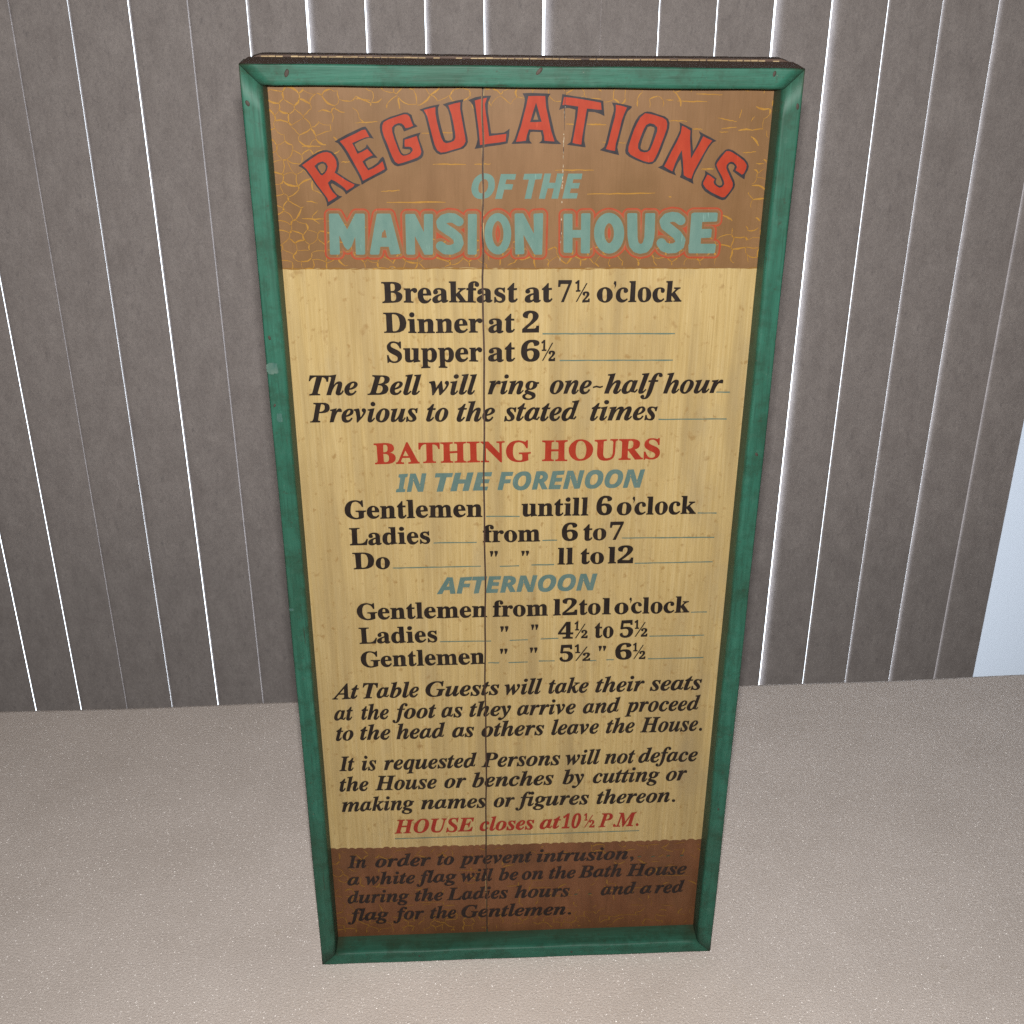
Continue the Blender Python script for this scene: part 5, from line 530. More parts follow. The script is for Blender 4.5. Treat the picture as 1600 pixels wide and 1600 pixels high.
"glow": [[[120.58,809.25],[115.59,808.12],[113.83,807.33],[112.79,806.54],[110.94,804.23],[110.5,805.71],[109.9,806.69],[108.94,807.57],[107.83,808.12],[106.74,808.31],[100.42,808.37],[99.52,808.24],[98.82,807.98],[98.12,807.54],[97.5,806.9],[97.07,806.18],[96.79,805.28],[96.73,801.12],[96.81,797.62],[96.36,804.56],[96.17,805.47],[95.75,806.38],[95.01,807.29],[94.13,807.92],[93.03,808.34],[92.3,808.44],[85.99,808.52],[85.1,808.38],[84.21,808.01],[83.17,807.13],[82.43,805.77],[82.22,804.69],[82.3,802.23],[80.71,804.16],[78.71,805.98],[75.76,807.76],[73.02,808.65],[70.85,808.93],[68.87,808.81],[67.62,808.61],[65.13,807.75],[62.55,806.13],[60.54,804.16],[58.85,801.72],[58.73,802.0],[58.68,804.72],[58.44,805.8],[57.78,807.08],[57.3,807.61],[56.67,808.11],[55.75,808.55],[54.67,808.75],[48.56,808.62],[47.31,808.19],[46.43,807.58],[45.74,806.71],[45.33,805.73],[45.2,804.65],[45.32,795.41],[45.13,795.3],[44.58,795.31],[44.47,795.41],[44.19,804.84],[43.86,805.93],[43.13,807.02],[42.51,807.56],[41.93,807.92],[41.02,808.28],[40.3,808.42],[34.73,808.47],[33.84,808.29],[33.13,807.97],[32.24,807.31],[31.65,806.58],[31.24,805.68],[31.06,804.6],[31.61,774.77],[31.91,773.47],[32.52,772.35],[33.12,771.65],[33.87,771.11],[34.6,770.77],[35.52,770.56],[40.64,770.5],[41.55,770.56],[42.64,770.86],[43.54,771.42],[44.43,772.46],[44.76,773.15],[44.94,773.89],[44.79,782.59],[44.9,782.86],[45.26,782.86],[45.5,782.77],[45.67,773.7],[46.09,772.4],[46.46,771.81],[47.02,771.18],[48.14,770.36],[49.43,769.95],[55.11,769.85],[56.02,769.95],[56.75,770.19],[57.47,770.61],[58.07,771.16],[58.74,772.08],[59.13,773.19],[59.21,773.94],[59.15,777.46],[59.25,777.83],[60.02,776.53],[61.54,774.57],[63.43,772.78],[64.16,772.21],[66.24,770.93],[66.99,770.59],[69.58,769.75],[72.16,769.48],[73.8,769.63],[75.44,769.94],[77.6,770.77],[79.75,772.11],[82.15,774.45],[83.69,776.66],[84.77,778.8],[85.68,776.65],[86.13,775.9],[89.17,772.34],[90.22,771.39],[90.98,770.88],[92.48,770.2],[96.39,769.14],[97.68,769.02],[98.41,769.08],[102.95,770.07],[103.85,770.4],[105.45,771.47],[105.97,771.95],[109.05,775.99],[109.24,775.88],[111.42,772.94],[112.38,772.11],[114.09,771.14],[118.97,769.35],[119.72,769.17],[126.15,769.35],[127.78,769.66],[129.38,770.44],[133.61,773.43],[134.01,771.89],[134.9,770.53],[136.07,769.58],[136.83,769.24],[137.58,769.06],[157.86,768.82],[158.77,768.96],[159.74,769.39],[160.36,769.88],[160.87,770.5],[161.28,771.24],[161.51,771.98],[161.83,778.12],[161.74,779.24],[161.51,779.98],[161.13,780.73],[160.55,781.45],[159.96,781.97],[159.19,782.43],[158.25,782.79],[156.54,782.99],[157.24,784.05],[157.54,785.2],[157.43,791.45],[157.09,792.55],[156.5,793.52],[155.57,794.4],[154.52,794.96],[158.02,795.07],[158.92,795.27],[159.62,795.6],[160.14,795.98],[160.64,796.53],[160.98,797.09],[161.25,797.81],[161.36,798.54],[161.32,804.18],[161.2,804.9],[160.94,805.63],[160.51,806.35],[160.05,806.9],[159.41,807.48],[158.64,807.95],[157.9,808.24],[156.98,808.39],[138.33,808.51],[137.45,808.29],[136.04,807.66],[135.01,806.87],[134.54,806.22],[134.19,805.5],[134.0,804.78],[133.93,803.69],[133.79,803.57],[132.81,804.6],[129.0,807.54],[128.06,808.1],[126.03,808.69],[121.48,809.26]],[[-58.48,809.89],[-63.5,808.57],[-64.58,808.14],[-65.24,807.78],[-66.17,807.07],[-67.32,805.9],[-67.68,806.9],[-68.27,807.81],[-69.21,808.62],[-70.09,809.05],[-71.33,809.27],[-76.14,809.31],[-77.03,809.21],[-77.75,808.98],[-78.48,808.59],[-79.02,808.19],[-79.58,807.61],[-80.2,806.48],[-80.56,804.78],[-81.65,807.21],[-82.06,807.84],[-82.93,808.63],[-84.15,809.23],[-85.21,809.39],[-91.44,809.41],[-92.52,809.17],[-93.61,808.57],[-94.33,807.85],[-94.81,807.14],[-95.12,806.43],[-95.3,805.53],[-95.59,782.66],[-95.74,782.12],[-100.98,806.84],[-101.37,807.74],[-101.89,808.46],[-102.49,809.02],[-103.18,809.43],[-103.88,809.68],[-104.59,809.78],[-114.18,809.85],[-114.89,809.73],[-115.62,809.46],[-116.35,809.0],[-116.91,808.48],[-117.48,807.67],[-117.88,806.63],[-120.84,794.21],[-120.97,793.12],[-122.05,788.31],[-122.15,789.13],[-121.45,806.12],[-121.59,807.02],[-121.97,807.92],[-122.58,808.73],[-123.26,809.32],[-124.3,809.81],[-125.36,809.97],[-131.39,810.01],[-132.28,809.88],[-133.19,809.51],[-134.02,808.92],[-134.69,808.14],[-138.67,801.03],[-138.85,800.99],[-142.35,808.27],[-142.88,808.99],[-143.54,809.54],[-144.33,809.93],[-145.38,810.13],[-151.76,810.19],[-152.83,810.0],[-153.93,809.47],[-154.88,808.59],[-155.51,807.49],[-155.78,806.42],[-157.03,777.2],[-157.1,774.43],[-156.95,773.69],[-156.64,772.95],[-156.1,772.17],[-155.27,771.46],[-154.38,771.05],[-153.48,770.9],[-147.35,770.81],[-146.44,770.95],[-145.52,771.33],[-144.38,772.14],[-143.59,773.19],[-143.18,774.29],[-143.03,776.32],[-142.85,776.46],[-142.18,775.74],[-141.49,775.26],[-140.61,774.92],[-139.71,774.8],[-138.81,774.9],[-137.89,775.19],[-137.14,775.6],[-136.38,776.26],[-136.27,776.07],[-136.24,774.04],[-136.05,773.3],[-135.7,772.58],[-135.07,771.81],[-134.5,771.33],[-133.8,770.95],[-133.09,770.73],[-132.38,770.66],[-126.59,770.64],[-125.31,771.03],[-124.0,771.92],[-122.78,771.0],[-121.53,770.58],[-115.21,770.52],[-114.29,770.75],[-113.55,771.12],[-112.71,771.77],[-112.09,772.5],[-111.55,773.61],[-110.92,776.74],[-110.74,776.96],[-109.08,776.91],[-108.43,773.39],[-107.96,772.28],[-107.38,771.55],[-106.68,771.0],[-105.97,770.67],[-105.08,770.46],[-97.63,770.93],[-96.34,771.46],[-95.78,771.87],[-95.22,772.48],[-94.74,771.77],[-94.16,771.21],[-93.47,770.78],[-92.4,770.36],[-91.5,770.24],[-86.79,770.2],[-85.88,770.29],[-85.15,770.53],[-84.44,770.93],[-83.85,771.43],[-83.28,772.08],[-82.88,772.76],[-82.62,773.5],[-82.45,775.2],[-82.42,774.98],[-81.14,772.38],[-80.64,771.63],[-79.52,770.66],[-78.27,770.18],[-72.29,770.05],[-71.01,770.31],[-70.09,770.8],[-69.16,771.64],[-68.53,772.62],[-68.19,773.73],[-68.01,773.79],[-64.94,771.28],[-63.82,770.72],[-61.93,770.21],[-56.13,769.9],[-54.12,770.36],[-48.99,772.53],[-47.27,773.7],[-46.23,774.91],[-46.08,773.14],[-45.68,772.02],[-44.84,770.94],[-43.59,770.11],[-42.86,769.85],[-41.95,769.74],[-36.86,769.69],[-35.77,769.89],[-34.67,770.44],[-33.73,771.34],[-33.09,772.45],[-32.83,773.56],[-32.26,804.8],[-32.4,805.88],[-32.82,806.88],[-33.35,807.58],[-34.05,808.19],[-34.76,808.61],[-35.47,808.85],[-36.37,808.96],[-41.9,808.9],[-43.16,808.52],[-44.21,807.78],[-44.89,806.88],[-45.21,806.17],[-45.39,805.45],[-45.54,805.36],[-50.12,808.49],[-51.01,808.92],[-52.6,809.39],[-56.87,809.92]],[[-19.92,809.37],[-21.53,809.07],[-23.75,808.14],[-25.79,806.72],[-27.65,804.82],[-29.17,802.6],[-30.32,800.27],[-31.26,797.56],[-31.75,795.57],[-32.2,792.66],[-32.38,789.75],[-32.27,787.18],[-31.96,784.62],[-31.4,782.04],[-30.49,779.27],[-29.35,776.86],[-28.08,774.87],[-26.37,772.94],[-23.93,771.09],[-21.21,769.97],[-17.93,769.66],[-15.56,770.07],[-12.64,771.45],[-11.0,772.71],[-9.56,774.25],[-7.73,776.95],[-7.62,773.12],[-7.45,772.38],[-7.13,771.63],[-6.45,770.72],[-5.54,770.02],[-4.63,769.64],[-3.53,769.49],[2.3,769.83],[3.21,770.06],[3.94,770.43],[4.92,771.32],[5.68,772.62],[5.92,773.73],[5.91,775.62],[8.31,771.29],[8.88,770.54],[9.97,769.72],[11.25,769.31],[16.91,769.21],[18.0,769.51],[18.91,770.07],[19.72,770.99],[20.22,772.1],[20.38,773.21],[20.75,804.87],[20.53,806.13],[19.85,807.46],[19.31,808.06],[18.58,808.59],[17.86,808.91],[16.96,809.11],[10.69,808.78],[9.62,808.56],[8.9,808.21],[8.21,807.68],[7.75,807.14],[7.35,806.43],[7.03,805.17],[7.08,803.0],[6.97,802.72],[4.63,807.17],[4.04,807.9],[3.17,808.54],[2.45,808.86],[1.55,809.04],[-3.82,809.14],[-4.54,809.09],[-5.43,808.82],[-6.32,808.3],[-7.04,807.72],[-7.54,807.1],[-7.9,806.38],[-8.1,805.66],[-8.14,803.32],[-8.17,803.14],[-8.29,803.04],[-9.21,804.41],[-10.82,806.23],[-13.49,808.17],[-15.45,809.0],[-16.17,809.2],[-18.13,809.49]],[[120.53,807.97],[121.38,808.04],[125.93,807.47],[127.77,806.9],[132.23,803.53],[133.55,801.88],[133.97,800.97],[134.38,798.97],[134.09,797.15],[133.48,795.88],[132.38,794.69],[130.8,793.85],[130.08,793.66],[128.63,793.57],[127.9,793.65],[127.8,793.55],[130.6,791.32],[134.5,785.97],[135.04,784.85],[135.2,804.22],[135.48,805.26],[136.14,806.19],[136.66,806.54],[137.89,807.1],[138.96,807.31],[157.08,807.15],[158.19,806.84],[159.15,806.12],[159.56,805.64],[159.85,805.09],[160.09,804.0],[160.09,798.55],[159.82,797.67],[159.33,797.01],[158.63,796.54],[157.74,796.32],[148.11,796.11],[147.98,795.93],[147.99,794.1],[148.09,793.91],[153.19,793.97],[153.92,793.86],[154.68,793.54],[155.24,793.12],[155.71,792.57],[156.0,792.01],[156.22,791.09],[156.3,785.58],[156.15,784.84],[155.76,784.11],[155.08,783.5],[154.19,783.17],[147.98,782.94],[147.94,781.97],[148.07,781.77],[157.6,781.66],[158.73,781.3],[159.7,780.59],[160.33,779.63],[160.56,778.69],[160.32,772.74],[160.17,772.0],[159.91,771.44],[159.37,770.77],[158.85,770.4],[158.31,770.19],[157.58,770.1],[138.04,770.3],[137.3,770.41],[136.54,770.74],[136.03,771.12],[135.54,771.68],[135.12,772.43],[134.9,773.37],[134.62,777.51],[134.63,777.09],[133.83,775.62],[132.82,774.51],[128.69,771.57],[127.7,771.05],[127.14,770.84],[125.88,770.62],[119.83,770.43],[114.39,772.37],[112.7,773.4],[112.16,773.97],[109.42,777.71],[108.71,778.95],[108.47,777.9],[107.91,776.61],[105.01,772.83],[103.59,771.78],[102.7,771.35],[98.16,770.35],[97.43,770.31],[96.32,770.44],[92.79,771.42],[91.29,772.13],[90.0,773.26],[87.27,776.44],[86.85,777.05],[86.05,778.87],[85.12,783.29],[84.91,783.81],[84.31,781.29],[83.57,779.26],[82.64,777.42],[80.95,775.02],[79.15,773.3],[77.01,771.92],[74.84,771.11],[72.11,770.76],[69.9,770.99],[67.31,771.81],[66.75,772.08],[64.51,773.48],[62.47,775.39],[60.9,777.42],[59.62,779.68],[58.67,781.9],[57.95,784.3],[57.83,784.12],[57.8,783.75],[57.95,773.95],[57.69,772.84],[57.34,772.28],[56.88,771.8],[56.34,771.43],[55.8,771.22],[55.07,771.13],[51.23,771.17],[49.58,771.21],[48.66,771.51],[47.59,772.38],[47.04,773.32],[46.87,774.25],[46.69,784.09],[43.53,784.08],[43.72,774.28],[43.37,773.17],[42.61,772.32],[41.89,771.95],[40.79,771.78],[35.49,771.85],[34.76,772.06],[34.21,772.38],[33.66,772.89],[33.19,773.64],[32.97,774.2],[32.86,774.94],[32.3,804.59],[32.43,805.31],[32.79,806.02],[33.28,806.56],[33.87,806.95],[34.94,807.24],[40.15,807.2],[41.24,806.9],[42.15,806.28],[42.76,805.4],[43.0,804.49],[43.26,794.15],[43.35,794.07],[46.43,794.04],[46.56,794.12],[46.58,794.3],[46.48,805.18],[46.72,805.9],[47.18,806.55],[47.71,806.98],[48.6,807.35],[49.31,807.44],[54.89,807.5],[55.98,807.11],[56.81,806.36],[57.21,805.63],[57.44,804.73],[57.61,795.48],[57.79,795.35],[58.2,797.11],[59.17,799.64],[60.13,801.45],[61.43,803.25],[63.44,805.22],[65.71,806.63],[67.49,807.29],[68.92,807.57],[70.35,807.71],[72.7,807.47],[75.26,806.65],[77.66,805.26],[79.73,803.45],[81.36,801.44],[82.8,799.03],[83.8,796.72],[83.88,797.06],[83.46,804.5],[83.63,805.4],[84.28,806.47],[85.15,807.07],[86.05,807.28],[92.36,807.2],[93.27,806.99],[94.0,806.57],[94.53,806.03],[94.86,805.48],[95.1,804.76],[96.2,787.07],[96.16,786.33],[96.95,782.64],[97.2,782.33],[97.5,782.82],[98.23,786.5],[97.97,804.55],[98.21,805.63],[98.55,806.17],[99.06,806.66],[99.59,806.94],[100.12,807.09],[106.62,807.08],[107.35,806.99],[108.19,806.63],[108.85,806.07],[109.32,805.35],[109.59,804.45],[109.81,798.1],[109.84,792.81],[110.02,791.34],[109.88,785.28],[110.01,785.18],[111.59,786.22],[113.21,786.6],[114.12,786.62],[115.6,786.33],[116.34,786.01],[117.67,785.18],[119.79,782.61],[120.95,782.21],[123.0,782.39],[123.12,782.57],[122.46,783.5],[113.35,790.58],[112.12,791.87],[111.33,793.34],[109.99,797.37],[109.85,798.1],[109.8,799.73],[110.59,801.72],[113.59,805.5],[114.09,805.99],[115.85,806.88]],[[-58.64,808.62],[-57.08,808.7],[-52.81,808.17],[-51.03,807.59],[-45.91,804.08],[-44.86,802.74],[-44.35,801.33],[-44.27,801.66],[-44.18,805.08],[-44.1,805.62],[-43.89,806.16],[-43.55,806.69],[-42.64,807.41],[-41.57,807.7],[-36.03,807.71],[-34.96,807.32],[-34.43,806.92],[-33.99,806.43],[-33.63,805.71],[-33.49,804.81],[-34.05,773.94],[-34.21,773.02],[-34.6,772.28],[-35.2,771.63],[-35.93,771.18],[-36.66,770.98],[-42.12,771.02],[-42.84,771.18],[-43.67,771.63],[-44.12,772.0],[-44.55,772.56],[-44.91,773.68],[-44.79,779.96],[-44.87,780.2],[-47.05,775.92],[-48.05,774.69],[-49.52,773.68],[-54.64,771.52],[-55.92,771.21],[-56.65,771.17],[-61.9,771.49],[-63.53,771.96],[-64.42,772.49],[-68.64,775.95],[-69.2,776.6],[-69.33,776.33],[-69.42,773.92],[-69.72,773.0],[-70.1,772.45],[-70.78,771.84],[-71.34,771.54],[-72.07,771.34],[-77.69,771.38],[-78.41,771.54],[-79.19,771.99],[-80.0,772.92],[-83.54,780.51],[-83.66,780.16],[-83.76,774.07],[-84.18,772.96],[-85.1,771.99],[-85.83,771.62],[-86.56,771.47],[-91.63,771.52],[-92.35,771.68],[-93.06,772.01],[-93.59,772.4],[-93.99,772.88],[-94.33,773.62],[-94.45,774.55],[-94.09,805.16],[-93.9,806.24],[-93.51,806.95],[-93.02,807.48],[-92.39,807.91],[-91.67,808.15],[-85.26,808.16],[-84.2,807.93],[-83.33,807.37],[-82.77,806.68],[-79.49,799.33],[-79.4,799.62],[-79.15,805.75],[-78.88,806.46],[-78.51,807.0],[-77.98,807.47],[-77.25,807.87],[-76.35,808.08],[-71.36,808.04],[-70.65,807.94],[-69.98,807.64],[-69.14,806.92],[-68.66,806.02],[-68.53,805.3],[-68.59,803.14],[-68.48,802.82],[-65.56,805.99],[-64.44,806.85],[-63.36,807.33]],[[-20.06,808.1],[-18.14,808.25],[-16.0,807.89],[-13.85,806.97],[-11.86,805.52],[-10.09,803.54],[-8.9,801.7],[-7.87,799.52],[-6.98,796.98],[-6.85,796.24],[-6.88,805.47],[-6.63,806.19],[-6.28,806.73],[-5.79,807.18],[-4.89,807.7],[-3.82,807.91],[1.38,807.81],[2.28,807.61],[3.0,807.19],[3.72,806.31],[8.46,797.24],[8.25,804.98],[8.54,806.06],[9.1,806.81],[9.81,807.29],[10.52,807.52],[16.62,807.9],[17.34,807.8],[17.85,807.6],[18.77,806.87],[19.36,805.78],[19.52,804.88],[19.13,773.22],[19.02,772.48],[18.7,771.74],[18.16,771.12],[17.44,770.67],[16.71,770.47],[11.42,770.57],[10.5,770.86],[9.73,771.46],[9.32,772.02],[4.42,780.88],[4.31,780.59],[4.68,773.92],[4.39,772.81],[3.73,771.89],[2.84,771.29],[1.93,771.08],[-3.72,770.77],[-4.45,770.91],[-5.18,771.28],[-6.0,772.18],[-6.38,773.29],[-6.57,783.27],[-6.65,783.74],[-7.01,782.17],[-7.88,779.6],[-8.94,777.39],[-10.28,775.37],[-11.78,773.72],[-13.2,772.62],[-13.73,772.28],[-15.74,771.36],[-16.29,771.2],[-18.29,770.93],[-20.65,771.15],[-21.2,771.29],[-23.74,772.46],[-25.55,773.89],[-27.02,775.54],[-28.24,777.43],[-29.37,779.81],[-30.21,782.39],[-30.73,784.79],[-31.04,787.36],[-31.12,789.73],[-30.98,792.47],[-30.61,795.01],[-30.09,797.19],[-29.22,799.71],[-28.06,802.05],[-26.76,803.96],[-24.96,805.81],[-23.15,807.06],[-21.18,807.89]],[[-152.3,808.9],[-151.66,808.97],[-145.46,808.91],[-144.76,808.76],[-144.08,808.38],[-143.38,807.57],[-139.0,798.42],[-138.83,798.27],[-133.8,807.3],[-133.28,807.98],[-132.72,808.4],[-132.17,808.65],[-131.46,808.79],[-125.25,808.73],[-124.54,808.58],[-124.02,808.33],[-123.55,807.93],[-123.1,807.39],[-122.78,806.67],[-122.68,805.77],[-123.96,774.84],[-124.27,773.74],[-124.61,773.18],[-125.04,772.71],[-125.97,772.09],[-127.07,771.88],[-132.48,771.93],[-133.37,772.16],[-134.07,772.63],[-134.74,773.47],[-135.04,774.4],[-134.96,779.0],[-135.05,779.19],[-135.13,779.2],[-137.42,776.95],[-137.99,776.52],[-139.09,776.12],[-140.0,776.09],[-140.88,776.39],[-141.49,776.86],[-143.58,779.22],[-144.06,780.23],[-144.16,780.01],[-144.39,774.49],[-144.58,773.94],[-144.91,773.39],[-145.8,772.59],[-146.54,772.23],[-147.27,772.08],[-153.4,772.17],[-154.46,772.48],[-154.98,772.86],[-155.36,773.31],[-155.74,774.05],[-155.89,774.98],[-154.58,806.23],[-154.37,807.13],[-153.86,807.96],[-153.11,808.58]],[[-114.52,808.57],[-113.88,808.64],[-104.29,808.5],[-103.59,808.25],[-102.93,807.75],[-102.39,807.03],[-102.12,806.31],[-95.65,775.67],[-95.62,774.56],[-95.84,773.82],[-96.28,773.14],[-96.84,772.62],[-97.58,772.24],[-98.31,772.1],[-104.48,771.72],[-105.56,771.88],[-106.44,772.41],[-107.02,773.19],[-107.31,774.12],[-107.99,778.0],[-108.15,778.19],[-111.77,778.24],[-111.92,778.04],[-112.67,774.17],[-112.86,773.62],[-113.52,772.7],[-114.22,772.16],[-114.78,771.9],[-115.69,771.76],[-121.47,771.87],[-122.18,772.14],[-123.05,772.78],[-123.46,773.36],[-123.73,774.1],[-123.79,774.65],[-123.71,775.39],[-119.72,793.11],[-119.63,794.02],[-116.68,806.44],[-116.4,807.15],[-115.88,807.83],[-115.32,808.25]],[[-18.72,798.25],[-19.15,797.81],[-19.64,797.09],[-20.19,796.01],[-20.64,794.74],[-21.04,793.1],[-21.26,791.47],[-21.35,789.64],[-21.28,788.0],[-21.06,786.35],[-20.73,784.88],[-20.36,783.77],[-19.77,782.48],[-19.31,781.74],[-18.79,781.16],[-18.61,781.09],[-18.51,781.18],[-17.95,781.72],[-17.46,782.46],[-16.93,783.55],[-16.49,784.83],[-16.11,786.48],[-15.91,787.94],[-15.82,789.77],[-15.89,791.42],[-16.11,793.06],[-16.49,794.7],[-16.86,795.79],[-17.36,796.89],[-17.82,797.62],[-18.36,798.22],[-18.54,798.33]],[[-44.4,798.32],[-44.47,798.04],[-45.32,796.54],[-46.88,795.16],[-47.51,794.85],[-48.77,794.46],[-49.49,794.37],[-50.39,794.43],[-50.57,794.41],[-50.67,794.29],[-46.99,790.98],[-46.57,790.43],[-45.99,789.33],[-45.69,788.59],[-44.8,784.71],[-44.71,784.92]],[[-18.62,796.36],[-18.55,796.47],[-18.05,795.44],[-17.63,794.17],[-17.31,792.71],[-17.12,791.25],[-17.06,789.78],[-17.13,788.14],[-17.34,786.68],[-17.69,785.17],[-18.05,784.11],[-18.58,783.02],[-19.16,784.13],[-19.58,785.41],[-20.05,788.17],[-20.11,789.63],[-20.04,791.27],[-19.82,792.91],[-19.46,794.36],[-19.07,795.45]],[[70.99,795.66],[70.69,795.36],[69.92,794.09],[69.32,792.08],[69.17,790.81],[69.25,788.24],[69.51,786.77],[69.91,785.5],[70.31,784.63],[71.1,783.44],[71.46,783.08],[72.13,783.8],[72.62,784.72],[73.2,786.73],[73.35,788.2],[73.24,790.77],[72.99,792.05],[72.64,793.15],[71.82,794.8],[71.39,795.35]],[[57.6,795.36],[57.63,794.7]],[[133.84,794.23],[133.84,789.18],[133.66,789.19],[132.78,790.4],[131.21,792.43],[131.15,792.61],[132.83,793.43]],[[71.06,793.53],[71.53,792.61],[72.01,790.6],[72.09,788.03],[71.78,786.2],[71.42,785.28],[71.35,785.28],[70.98,786.17],[70.5,788.23],[70.43,790.79],[70.57,791.89]],[[-45.8,794.42],[-45.72,794.49],[-45.67,794.42],[-45.74,791.51],[-46.65,792.36],[-47.76,793.35],[-47.57,793.53],[-46.45,793.98]],[[-68.71,794.42],[-68.84,794.09],[-69.11,784.06],[-69.02,783.87],[-67.72,784.96],[-67.16,785.27],[-65.7,785.76],[-64.08,785.8],[-63.36,785.65],[-61.95,785.09],[-59.1,782.83],[-57.84,782.68],[-57.3,782.71],[-56.11,783.2],[-55.99,783.38],[-56.22,784.12],[-58.5,786.15],[-62.92,789.06],[-67.15,792.23],[-68.29,793.54]],[[111.26,790.78],[111.33,790.9],[112.55,789.67],[114.93,787.81],[114.52,787.81],[113.32,787.89],[111.34,787.49],[111.17,787.66]],[[-67.69,790.81],[-67.55,790.96],[-63.49,787.92],[-59.23,785.12],[-58.13,784.13],[-58.17,784.01],[-58.35,783.98],[-58.71,784.13],[-61.37,786.2],[-63.33,786.95],[-64.05,787.06],[-65.67,787.03],[-67.73,786.42],[-67.81,786.61]]]}
OTH = {"streaks":[[-106.58,815.83,-59.94,815.44,0.72],[-69.31,845.23,-43.39,844.89,0.58],[-36.9,844.99,-23.91,845.18,0.58],[-110.54,824.3,-96.01,825.2,0.43],[-170.0,859.61,-155.81,859.51,0.72],[-127.79,877.09,-110.8,877.95,0.43],[-77.16,869.03,-52.96,869.29,0.58],[-174.36,803.21,-156.89,802.76,0.58],[-140.94,847.45,-133.79,847.4,0.43],[-126.75,895.09,-115.63,893.68,0.43],[26.83,839.99,57.17,839.77,0.6],[52.41,820.92,106.88,821.24,0.67],[34.41,875.24,47.86,874.43,0.53],[50.83,874.85,65.78,874.61,0.75],[120.08,891.98,143.22,891.14,0.53],[111.11,892.74,117.08,892.42,0.38],[133.44,871.0,141.0,870.51,0.6],[154.72,868.38,161.52,868.34,0.45],[156.03,870.86,168.0,871.95,0.38],[152.37,879.15,167.64,876.17,0.38],[134.62,896.88,154.73,896.35,0.38],[142.47,839.88,152.41,839.81,0.67],[114.28,877.21,128.54,876.84,0.38],[174.25,852.34,184.85,853.01,0.45],[63.26,861.21,81.34,860.65,0.3],[117.81,818.4,120.14,818.07,0.45],[185.68,844.06,191.83,843.72,0.45],[13.74,79.52,36.01,79.78,0.29],[122.67,50.62,136.42,50.11,0.29],[106.29,36.53,135.52,35.86,0.29],[141.15,113.04,150.66,112.71,0.23],[154.99,92.52,183.77,91.49,0.23],[123.93,75.49,138.32,76.04,0.23],[155.87,49.38,168.91,47.79,0.23],[-156.11,88.17,-138.9,85.59,0.32],[-107.83,62.78,-78.61,62.68,0.32],[-63.35,95.51,-44.54,94.83,0.32],[-183.15,70.54,-162.82,70.77,0.27],[-66.01,107.21,-42.96,106.39,0.21],[-127.83,73.41,-111.85,72.82,0.21]]}

# ---- flat paint layers
LIFT = 0.00012
def layer(level):
    return PANEL_Z + LIFT * level
def cut_crack(bm):
    """Take out the strip of paint that the crack has split."""
    for s in (-1, 1):
        a = Vector((CR0.x + s * CW, CR0.y, 0))
        d = Vector((CR1.x - CR0.x, CR1.y - CR0.y, 0)).normalized()
        n = Vector((-d.y, d.x, 0))
        bmesh.ops.bisect_plane(bm, geom=bm.verts[:] + bm.edges[:] + bm.faces[:], plane_co=a, plane_no=n, dist=1e-6)
    kill = []
    for f in bm.faces:
        c = f.calc_center_median()
        if abs(c.x - crack_x(c.y)) < CW:
            kill.append(f)
    bmesh.ops.delete(bm, geom=kill, context='FACES')
    # follow the wander of the crack
    for v in bm.verts:
        dx = v.co.x - crack_x(v.co.y)
        if abs(dx) < CW + 1e-5:
            v.co.x += wig(v.co.y)
def fill_loops(bm, loops, z):
    """Even-odd fill of closed outlines (metres) into bm at height z."""
    co, ed = [], []
    for lp in loops:
        n = len(co)
        co += [Vector((x, y)) for x, y in lp]
        ed += [(n + i, n + (i + 1) % len(lp)) for i in range(len(lp))]
    if not co:
        return
    r = delaunay_2d_cdt(co, ed, [], 2, 1e-7)
    vs, fs = r[0], r[2]
    hit = []
    for lp in loops:
        hit.append(lp)
    def inside(p):
        c = False
        for lp in hit:
            k = len(lp) - 1
            for i in range(len(lp)):
                (xi, yi), (xk, yk) = lp[i], lp[k]
                if (yi > p[1]) != (yk > p[1]) and p[0] < (xk - xi) * (p[1] - yi) / (yk - yi) + xi:
                    c = not c
                k = i
        return c
    nv = [bm.verts.new((v.x, v.y, z)) for v in vs]
    for f in fs:
        cx = sum(vs[i].x for i in f) / len(f)
        cy = sum(vs[i].y for i in f) / len(f)
        if inside((cx, cy)):
            try:
                bm.faces.new([nv[i] for i in f])
            except ValueError:
                pass
    bmesh.ops.delete(bm, geom=[v for v in bm.verts if not v.link_faces], context='VERTS')
def paint(name, bm, mat, parent=None, label=None):
    cut_crack(bm)
    for f in bm.faces:
        f.normal_update()
        if f.normal.z < 0:
            f.normal_flip()
    o = add(name, bm, mat, parent or panel, smooth=None)
    if label:
        o['label'] = label
    return o
def mm(lp):
    return [(x * 0.001, y * 0.001) for x, y in lp]

